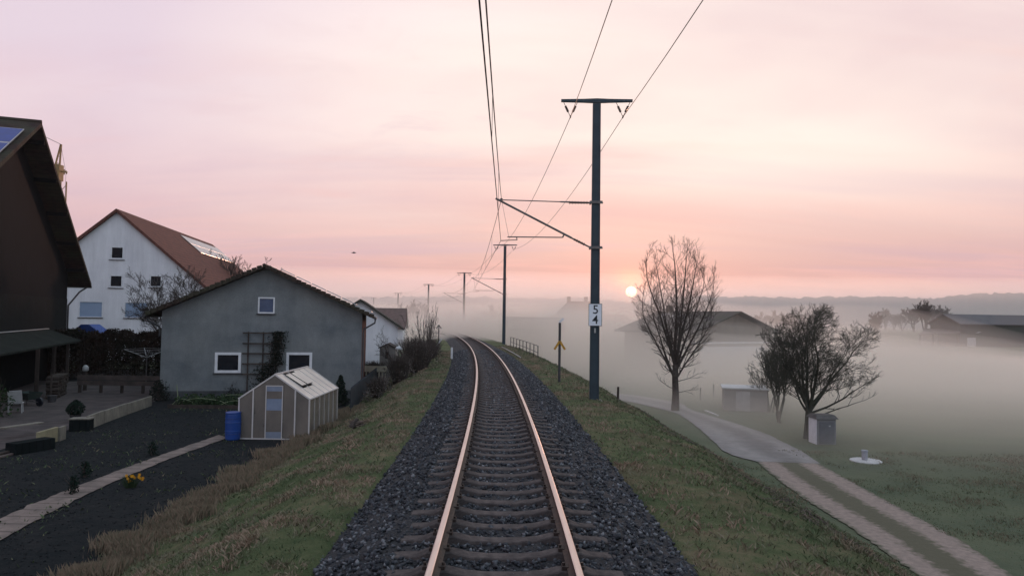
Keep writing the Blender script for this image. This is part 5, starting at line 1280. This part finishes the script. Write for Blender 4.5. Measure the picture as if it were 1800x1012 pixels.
for k, (px, py, s_, lab) in enumerate(((272, 706, .9, 'dark shrub at the left corner of the stucco house'), (330, 700, .7, 'low dark shrub left of the garden grill'), (404, 702, .75, 'leafy shrub below the left corner of the trellis'), (590, 700, .6, 'small shrub at the wall behind the greenhouse'))):
    p = gp(px, py); scrub('wall_shrub', (p.x, p.y + .4, -1.8), .6 * s_, .4, 1.0 * s_, 900, 120 + k, lab, m_ivy, 'shrub', .05, 10)
# daffodils
p = gp(230, 856); o = empty('daffodil_clump', (p.x, p.y, -1.8), 0, 'clump of yellow daffodils flowering beside the garden path', 'flowers')
r_ = random.Random(3); mb = MB()
for k in range(90): a = r_.uniform(0, 6.28); q = r_.random() * .13; mb.tube([(q * math.cos(a), q * math.sin(a), 0), (q * 2.2 * math.cos(a), q * 2.2 * math.sin(a), r_.uniform(.18, .32))], [.007, .003], 3, cap=False)
mb.build('leaves', m_leaf, o); mb = MB()
for k in range(13):
    c = Vector((r_.uniform(-.08, .30), r_.uniform(-.15, .1), r_.uniform(.14, .34)))
    for j in range(6):
        a = j * math.pi / 3; d1 = Vector((math.cos(a), -.3, math.sin(a))) * .045; d2 = Vector((math.cos(a + .5), -.3, math.sin(a + .5))) * .03; d3 = Vector((math.cos(a - .5), -.3, math.sin(a - .5))) * .03
        mb.add([c, c + d3, c + d1, c + d2], [(0, 1, 2, 3)])
    mb.tube([c, c + Vector((0, -.03, 0))], [.012, .018], 7)
mb.build('flower', m_petal, o)
# small plants in the bed
for k, (px, py, lab) in enumerate(((268, 800, 'small dark seedling in the middle of the brown bed'), (150, 838, 'dark seedling nearest the garden path in the bed'), (128, 868, 'dark tuft of herbs at the edge of the garden path'))):
    p = gp(px, py); scrub('garden_seedling', (p.x, p.y, -1.8), .16, .16, .38, 220, 140 + k, lab, m_conifer, 'plant', .035, 5)
# picket fence right of the greenhouse with cream top board
fA, fB = gp(612, 716), gp(684, 672)
fA = Vector((-7.0, 31.2)); fB = Vector((-8.2, 43.5)); yf_ = math.atan2(fB.y - fA.y, fB.x - fA.x)
o = empty('picket_fence', (fA.x, fA.y, -1.75), yf_, 'bluish grey picket fence running from the greenhouse towards the scrub', 'fence'); L = (fB - fA).length
m_pick = M('picket_blue', (.026, .035, .044), (.016, .022, .03), 2, rough=.85)
for z in (.25, .85): mb = MB(); mb.box(0, L, .012, .05, z, z + .08); mb.build('rail', m_pick, o)
npk = int(L / .16)
for k in range(npk): mb = MB() if k == 0 else mb; x = k * .16; mb.add([(x, -.01, .03), (x + .09, -.01, .03), (x + .09, -.01, 1.05), (x + .045, -.01, 1.12), (x, -.01, 1.05), (x, .01, .03), (x + .09, .01, .03), (x + .09, .01, 1.05), (x + .045, .01, 1.12), (x, .01, 1.05)], [(0,1,2,3,4), (9,8,7,6,5), (0,5,6,1), (1,6,7,2), (2,7,8,3), (3,8,9,4), (4,9,5,0)])
tag(mb.build('picket', m_pick, o))
c1_, c2_ = P(641, 660, 43.5), P(679, 660, 43.5)
o = empty('cream_gate', (c1_.x, 43.6, -1.8), 0, 'short picket gate topped by a broad cream board beside the stucco house', 'gate'); L = c2_.x - c1_.x
zt = P(660, 643, 43.6).z + 1.8
mb = MB(); mb.box(-.03, L + .03, -.06, -.02, zt - .36, zt); mb.build('top_board', m_cream, o, bevel=.015)
for k in range(7): mb = MB(); x = .04 + k * (L - .14) / 6; mb.box(x, x + .07, -.015, .01, .1, zt - .05); mb.build('picket', m_cream if k % 1 == 0 else m_pick, o)
mb = MB(); mb.box(0, L, .012, .05, .5, .58); mb.build('rail', m_pick, o)
# white garden dome / parasol among the scrub
p = P(701, 612, 46); o = empty('garden_parasol', (p.x, p.y, -1.8), 0, 'white domed garden parasol among brown scrub right of the little shed', 'parasol'); zt = P(701, 608, 46).z + 1.8
mb = MB(); mb.lathe((0, 0, zt - .22), [(.24, 0), (.22, .08), (.15, .17), (.04, .22)], 16); mb.build('canopy', m_white, o, smooth=True); mb = MB(); mb.tube([(0, 0, 0), (0, 0, zt - .2)], .02, 6); mb.build('pole', m_galv, o)
# brush heap on the left slope
p = P(628, 748, 22.6); zz_ = H(p.x, 22.6); mb = MB(); r_ = random.Random(9)
o = empty('brush_heap', (p.x, 22.6, zz_), 0, 'little heap of broken branches on the left bank beside the greenhouse', 'branches')
for k in range(26): a = r_.uniform(-.3, .9); L = r_.uniform(.2, .5); q = Vector((r_.uniform(-.2, .25), r_.uniform(-.15, .15), r_.uniform(.02, .22))); e = Vector((math.cos(a), r_.uniform(-.3, .3), math.sin(a) * .5)) * L * .5; mb.tube([q - e, q, q + e], [.012, .018, .008], 5)
mb.build('branch', m_stalk, o); mb = MB(); mb.tube([(-.18, -.05, .0), (-.05, 0, .16), (.0, .02, .28)], [.10, .09, .05], 8); mb.build('stump', m_bark, o)

# ------------------------------------------------------------------ things on the field side
p = g4(1450, 781); o = empty('utility_hut', (p.x + .1, p.y, -4.0), math.radians(4), 'small grey utility hut with lighter left face at the foot of the leaning tree', 'utility hut')
m_hutl = M('hut_panel', (.20, .20, .215), (.16, .16, .17), 2, rough=.7)
mb = MB(); mb.box(-.52, .52, -.0, .95, -.1, 1.35); mb.build('body', m_hutl, o, bevel=.015)
mb = MB(); mb.add([(-.62, -.10, 1.355), (.62, -.10, 1.355), (.62, 1.05, 1.355), (-.62, 1.05, 1.355), (-.5, .1, 1.55), (.5, .1, 1.55), (.5, .85, 1.55), (-.5, .85, 1.55)], [(0,3,2,1), (4,5,6,7), (0,1,5,4), (1,2,6,5), (2,3,7,6), (3,0,4,7)]); mb.build('roof', M('hut_roof', (.11, .105, .10), None, 3), o)
mb = MB(); mb.box(-.42, .42, -.03, -.003, .05, 1.2); mb2 = MB(); mb2.box(-.545, -.523, .04, .90, .0, 1.33); mb2.build('skylit_face', m_white, o); d_ = mb.build('door', M('hut_door', (.13, .135, .15), None, 3), o); mb = MB(); mb.box(.1, .2, -.05, -.031, .95, 1.02); mb.build('lock', m_cloth, d_)  # left face: thin paler sheet, west-sky light put into its colour
p = g4(1522, 810); o = empty('manhole', (p.x, p.y, -4.0), 0, 'round pale concrete manhole cover with an upright vent pipe in the field', 'manhole')
mb = MB(); mb.lathe((0, 0, -.1), [(.70, 0), (.70, .13), (.68, .15)], 36); mb.build('cover', m_concrete2, o)
mb = MB(); mb.lathe((-.03, .05, .05), [(.13, 0), (.13, .36), (.15, .37), (.15, .45), (.12, .46)], 18); mb.build('pipe', M('pipe_grey', (.36, .37, .42), None, 3), o)
A = g4(1300, 722); o = empty('concrete_hut', (A.x, A.y, -4.0), math.radians(-14), 'low pale concrete hut with flat roof and light door at the foggy roadside', 'hut')
mb = MB(); mb.box(-1.1, 1.9, 0, 2.6, -.1, 1.55); mb.build('wall', M('hut_concrete', (.26, .24, .23), (.20, .185, .18), 1.5, rough=.9), o)
mb = MB(); mb.box(-1.22, 2.02, -.12, 2.72, 1.553, 1.66); mb.build('roof', m_concrete2, o, bevel=.01)
mb = MB(); mb.box(-.25, .72, -.03, -.003, .0, 1.42); mb.build('door', M('hut_door_pale', (.42, .40, .40), None, 2), o)
A = g4(1240, 722); B = g4(1262, 731); mb = MB(); mb.box(0, (B - A).length, -.08, .08, -.1, .07); o = mb.build('kerb_stone', m_concrete2); o.location = (A.x, A.y, -4); o.rotation_euler = (0, 0, math.atan2(B.y - A.y, B.x - A.x)); tag(o, 'short pale kerb stone at the roadside in front of the concrete hut', 'kerb')
for k, (px, py, d, hh_, lab) in enumerate(((1086, 680, 33, .62, 'short wooden stake at the shoulder of the right embankment'), (1231, 704, 58, 1.0, 'faint fence stake in mist, nearer the tall bare tree'), (1254, 700, 60, 1.1, 'faint fence stake in mist, nearer the concrete hut'))):
    p = P(px, py, d); z0 = H(p.x, p.y); mb = MB(); mb.tube([(0, 0, -.3), (.02, 0, hh_), (.02, 0, hh_ + .03)], [.06, .055, .03], 7); o = mb.build('wooden_stake', m_wood); o.location = (p.x, p.y, z0); tag(o, lab, 'stake', 'wooden stakes on the right')

# far trees
far_protos = []
for sd_ in (201, 202, 203):
    t_ = tree('distant_tree', (0, 0, -50), 0, 'x', 'tree', sd_, [((0, 0, -.3), (0, .02, 1), 4.2, .22), ((0, 0, -.2), (.35, .1, 1), 4.0, .15), ((0, 0, -.2), (-.3, -.1, 1), 4.2, .15)], 4, .75, .55, [11, 7, 6, 4], .030, .12, .56, .6, m_bark)
    far_protos.append(t_)
def zf(px, py, d): p = P(px, py, d); return p
ft = [(1556, 587, 240, 8.5, 0, 'row tree in haze directly right of the wind-bent tree'), (1571, 587, 245, 7.5, 1, 'second hazy tree right of the wind-bent tree'), (1586, 588, 235, 7.0, 2, 'third and smallest hazy tree right of the wind-bent tree'),
      (1607, 589, 215, 9.5, 1, 'hazy tree left of the pair beside the field barn'), (1625, 589, 205, 10.5, 0, 'largest hazy tree beside the left end of the field barn'), (1640, 589, 215, 9.5, 2, 'hazy tree touching the field barn lean-to'), (1655, 590, 225, 9.5, 0, 'hazy tree behind the gable of the field barn'),
      (1735, 590, 196, 7.0, 1, 'bare tree rising above the ridge of the field barn'),
      (1540, 590, 190, 7.5, 0, 'hazy tree just behind the crown of the wind-bent tree'),
      (1318, 590, 150, 8.4, 1, 'round tree above the right eave of the wide barn'), (1336, 592, 156, 8.2, 2, 'round tree a little right of the wide barn roof'), (1365, 594, 150, 8.0, 0, 'hazy tree between the wide barn and the wind-bent tree'), (1395, 594, 158, 8.0, 1, 'hazy tree hidden behind the left crown of the wind-bent tree'),
      (1240, 590, 160, 7.4, 2, 'hazy tree above the ridge of the wide barn'), (1140, 590, 170, 7.6, 0, 'faint tree below the rising sun'), (1165, 590, 175, 7.2, 1, 'faint tree behind the left branches of the tall bare tree'),
      (868, 590, 150, 9.2, 0, 'faint tree directly left of the second mast'), (905, 590, 158, 9.4, 1, 'faint tree directly right of the second mast'), (935, 590, 165, 8.6, 2, 'faint tree above the long low outbuilding'), (968, 590, 175, 8.2, 1, 'faint tree left of the hip-roofed farmhouse'), (838, 592, 130, 4.5, 2, 'small faint round tree beyond the track bend'),
      (797, 592, 190, 8.5, 0, 'faint tree left of the third mast'), (730, 590, 150, 7.0, 2, 'faint tree behind the narrow bare bush'), (640, 590, 100, 6.4, 1, 'faint round tree above the white cottage roof')]
for k, (px, py, d, h, kind, lab) in enumerate(ft):
    if 1550 < px < 1700: d *= 1.32; h *= 1.22
    src = far_protos[kind]; o = dup(src) if k > 2 else far_protos[k] if ft[k][4] == k else dup(src)
    p = P(px, 560, d); z0 = H(p.x, p.y) if px > 700 else -1.8
    o.location = (p.x, d, z0); s_ = h / 7.0; o.scale = (s_ * (1.12 if kind != 2 else 1.0), s_ * 1.1, s_); o.rotation_euler = (0, 0, k * 1.3)
    tag(o, lab, 'tree', 'distant bare trees in the haze')

# crane top behind the barn
p = P(104, 330, 80); o = empty('tower_crane', (p.x, 80, -1.8), 0, 'yellow crane head and cables showing behind the slope of the dark barn', 'crane')
def cz_(px, py): q = P(px, py, 80); return (q.x - p.x, 0, q.z + 1.8)
mb = MB(); z1 = cz_(104, 318)[2]
for x in (-.5, .5):
    for y in (-.5, .5): mb.bar((x, y, 0), (x, y, z1), .10)
zz_ = 0; s = 1
while zz_ < z1 - 1:
    for y in (-.5, .5): mb.bar((-.5 * s, y, zz_), (.5 * s, y, zz_ + 1.1), .05)
    zz_ += 1.1; s = -s
mb.build('tower', m_crane, o)
mb = MB(); a = Vector(cz_(99, 318)); b_ = Vector(cz_(108.5, 290)); mb.box(a.x, b_.x, -.45, .45, a.z, b_.z); mb.build('cab', m_crane, o, bevel=.05)
ap = Vector(cz_(107, 254)); mb = MB(); mb.bar(cz_(95, 299), ap, .14); mb.bar(cz_(104, 303), ap + Vector((.05, 0, 0)), .14); mb.bar(cz_(98, 288), cz_(106, 290), .1)
for t in (.3, .55, .8): mb.bar(Vector(cz_(95, 299)).lerp(ap, t), Vector(cz_(104, 303)).lerp(ap, t), .06)
mb.build('head_frame', m_crane, o)
mb = MB(); mb.bar(cz_(104, 301), cz_(118, 303), .16); mb.bar(cz_(113, 298), cz_(113, 307), .10); mb.bar(cz_(116, 300), cz_(117, 306), .1); mb.build('pulley_arm', m_crane, o)
mb = MB(); mb.tube([ap, cz_(70, 236)], .03, 4); mb.tube([ap, cz_(115, 300)], .02, 4); mb.tube([cz_(116, 304), cz_(114, 350)], .02, 4); mb.build('cable', m_wire, o)

# bird
q = P(622, 444.5, 60); o = empty('bird', q, .3, 'small dark bird flying over the roofs in the open sky', 'bird')
mb = MB(); mb.smooth = True; mb.tube([(-.20, 0, .0), (-.13, 0, .01), (-.02, 0, .0), (.08, 0, .01), (.15, 0, .03), (.20, 0, .02)], [.015, .03, .05, .045, .03, .006], 8)
mb.add([(-.06, .03, .02), (.07, .03, .02), (.02, .20, .09), (-.05, .18, .09), (-.10, .36, .04)], [(0, 1, 2, 3), (3, 2, 4)]); mb.add([(-.06, -.03, .02), (.07, -.03, .02), (.02, -.20, .09), (-.05, -.18, .09), (-.10, -.36, .04)], [(3, 2, 1, 0), (4, 2, 3)])
mb.add([(-.18, .02, 0), (-.18, -.02, 0), (-.32, -.05, 0), (-.32, .05, 0)], [(0, 1, 2, 3)]); mb.build('body', m_black, o)

# ------------------------------------------------------------------ air: haze box and ground mist
def volume(name, colr, dens, aniso=0.0):
    m = bpy.data.materials.new(name); m.use_nodes = True; t = m.node_tree; t.nodes.clear()
    v = N(t, 'ShaderNodeVolumePrincipled'); v.inputs['Color'].default_value = (*colr, 1); v.inputs['Density'].default_value = dens; v.inputs['Anisotropy'].default_value = aniso
    v.inputs['Emission Strength'].default_value = 0
    o = N(t, 'ShaderNodeOutputMaterial'); t.links.new(v.outputs[0], o.inputs['Volume']); return m
mb = MB(); mb.box(-1000, 1000, -60, 960, -8, 33); tag(mb.build('haze', volume('haze_air', (0.99, 0.97, 0.98), 0.0002, .5)), 'thin morning haze filling the whole valley', None, None, 'stuff')
mx = np.concatenate([np.arange(-160, -70, 10.0), np.arange(-70, 130, 3.0), np.arange(130, 480, 12.0)]); my = np.concatenate([np.arange(12, 200, 3.0), np.arange(200, 500, 12.0)])
MX, MY = np.meshgrid(mx, my); sM = MX - cx(MY)
B0 = -2.6 + 2.4 * np.exp(-(((MX - 18) / 34) ** 2 + ((MY - 100) / 42) ** 2))
B0 += 2.2 * sm(60, 105, MY) * (1 - sm(0, 34, MX)) + .25 * np.sin(MX * .11 + 1.0) * np.sin(MY * .09) + .14 * np.sin(MX * .27 + MY * .21)
rg = 1 - .9 * sm(45, 75, MX) * (1 - .3 * sm(190, 240, MY))
B0 += 1.6 * np.exp(-(((MX - 2) / 20) ** 2 + ((MY - 112) / 26) ** 2))
B0 += 0.5 * sm(130, 200, MY) - .85 * sm(50, 85, MX) * sm(95, 125, MY) - .35 * sm(50, 85, MX)
side_ = .03 * np.maximum(MX - 15, 0)
n1_, n2_ = MX.shape; idx = np.arange(n1_ * n2_).reshape(n1_, n2_)
top = np.stack([idx[:-1, :-1], idx[:-1, 1:], idx[1:, 1:], idx[1:, :-1]], -1).reshape(-1, 4); bot = top[:, ::-1] + n1_ * n2_
def side(a, b): return np.stack([a, b, b + n1_ * n2_, a + n1_ * n2_], -1)
sds = [side(idx[0, 1:], idx[0, :-1]), side(idx[-1, :-1], idx[-1, 1:]), side(idx[:-1, 0], idx[1:, 0]), side(idx[1:, -1], idx[:-1, -1])]
B0 += np.array([mnoise.fractal(Vector((a * .055, b * .07, 2.0)), 1.0, 2.0, 3) for a, b in zip(MX.ravel(), MY.ravel())]).reshape(MX.shape) * .95 * sm(34, 60, MY)
m_mist = volume('ground_mist', (1.0, 0.935, 0.86), 0.023, .55)
m_mist2 = volume('ground_mist_thin', (1.0, 0.935, 0.875), 0.013, .55)
for k, (dz, y0, lab) in enumerate(((-.5, 17, 'densest lowest layer of ground mist on the field'), (.25, 18, 'second layer of ground mist over the field and road'), (1.0, 28, 'third layer of ground mist reaching the barn eaves'), (1.9, 42, 'thin upper layer of ground mist around the masts'), (3.2, 50, 'high thin veil of ground mist beyond the railing'), (5.6, 58, 'topmost faint veil of mist over the bend of the track'))):
    bl = sm(5, 16, sM); wgt = (bl * sm(y0, y0 + 26, MY + side_) + (1 - bl) * sm(54 + 3 * k, 108, MY)) * sm(-70 - np.maximum(MY - 90, 0) * .5, -45 - np.maximum(MY - 90, 0) * .3, MX) * (1 - sm(420, 478, MX)) * (1 - sm(440, 488, MY))
    T = -4.7 - .02 * k + (B0 + dz * rg + 4.7) * wgt
    TV = np.stack([MX, MY, T], -1).reshape(-1, 3); BVv = np.stack([MX, MY, np.full_like(MX, -6.0 - .03 * k)], -1).reshape(-1, 3)
    tag(npmesh('mist', np.concatenate([TV, BVv]), np.concatenate([top, bot] + sds), m_mist if dz < 2 else m_mist2), lab, None, None, 'stuff')

# farther down the valley the air is thicker
fx = np.arange(-700, 701, 50.0); fy = np.arange(200, 761, 20.0); FX, FY = np.meshgrid(fx, fy)
n1_, n2_ = FX.shape; idx = np.arange(n1_ * n2_).reshape(n1_, n2_)
top = np.stack([idx[:-1, :-1], idx[:-1, 1:], idx[1:, 1:], idx[1:, :-1]], -1).reshape(-1, 4); bot = top[:, ::-1] + n1_ * n2_
sds = [side(idx[0, 1:], idx[0, :-1]), side(idx[-1, :-1], idx[-1, 1:]), side(idx[:-1, 0], idx[1:, 0]), side(idx[1:, -1], idx[:-1, -1])]
FT = -4.9 + (31.0 + 1.5 * np.sin(FX * .013) * np.sin(FY * .011)) * sm(200, 360, FY)
tag(npmesh('mist', np.concatenate([np.stack([FX, FY, FT], -1).reshape(-1, 3), np.stack([FX, FY, np.full_like(FX, -6.5)], -1).reshape(-1, 3)]), np.concatenate([top, bot] + sds), volume('valley_air', (1.0, 0.965, 0.945), 0.0042, .5)), 'thicker pale air in front of the wooded hills', None, None, 'stuff')
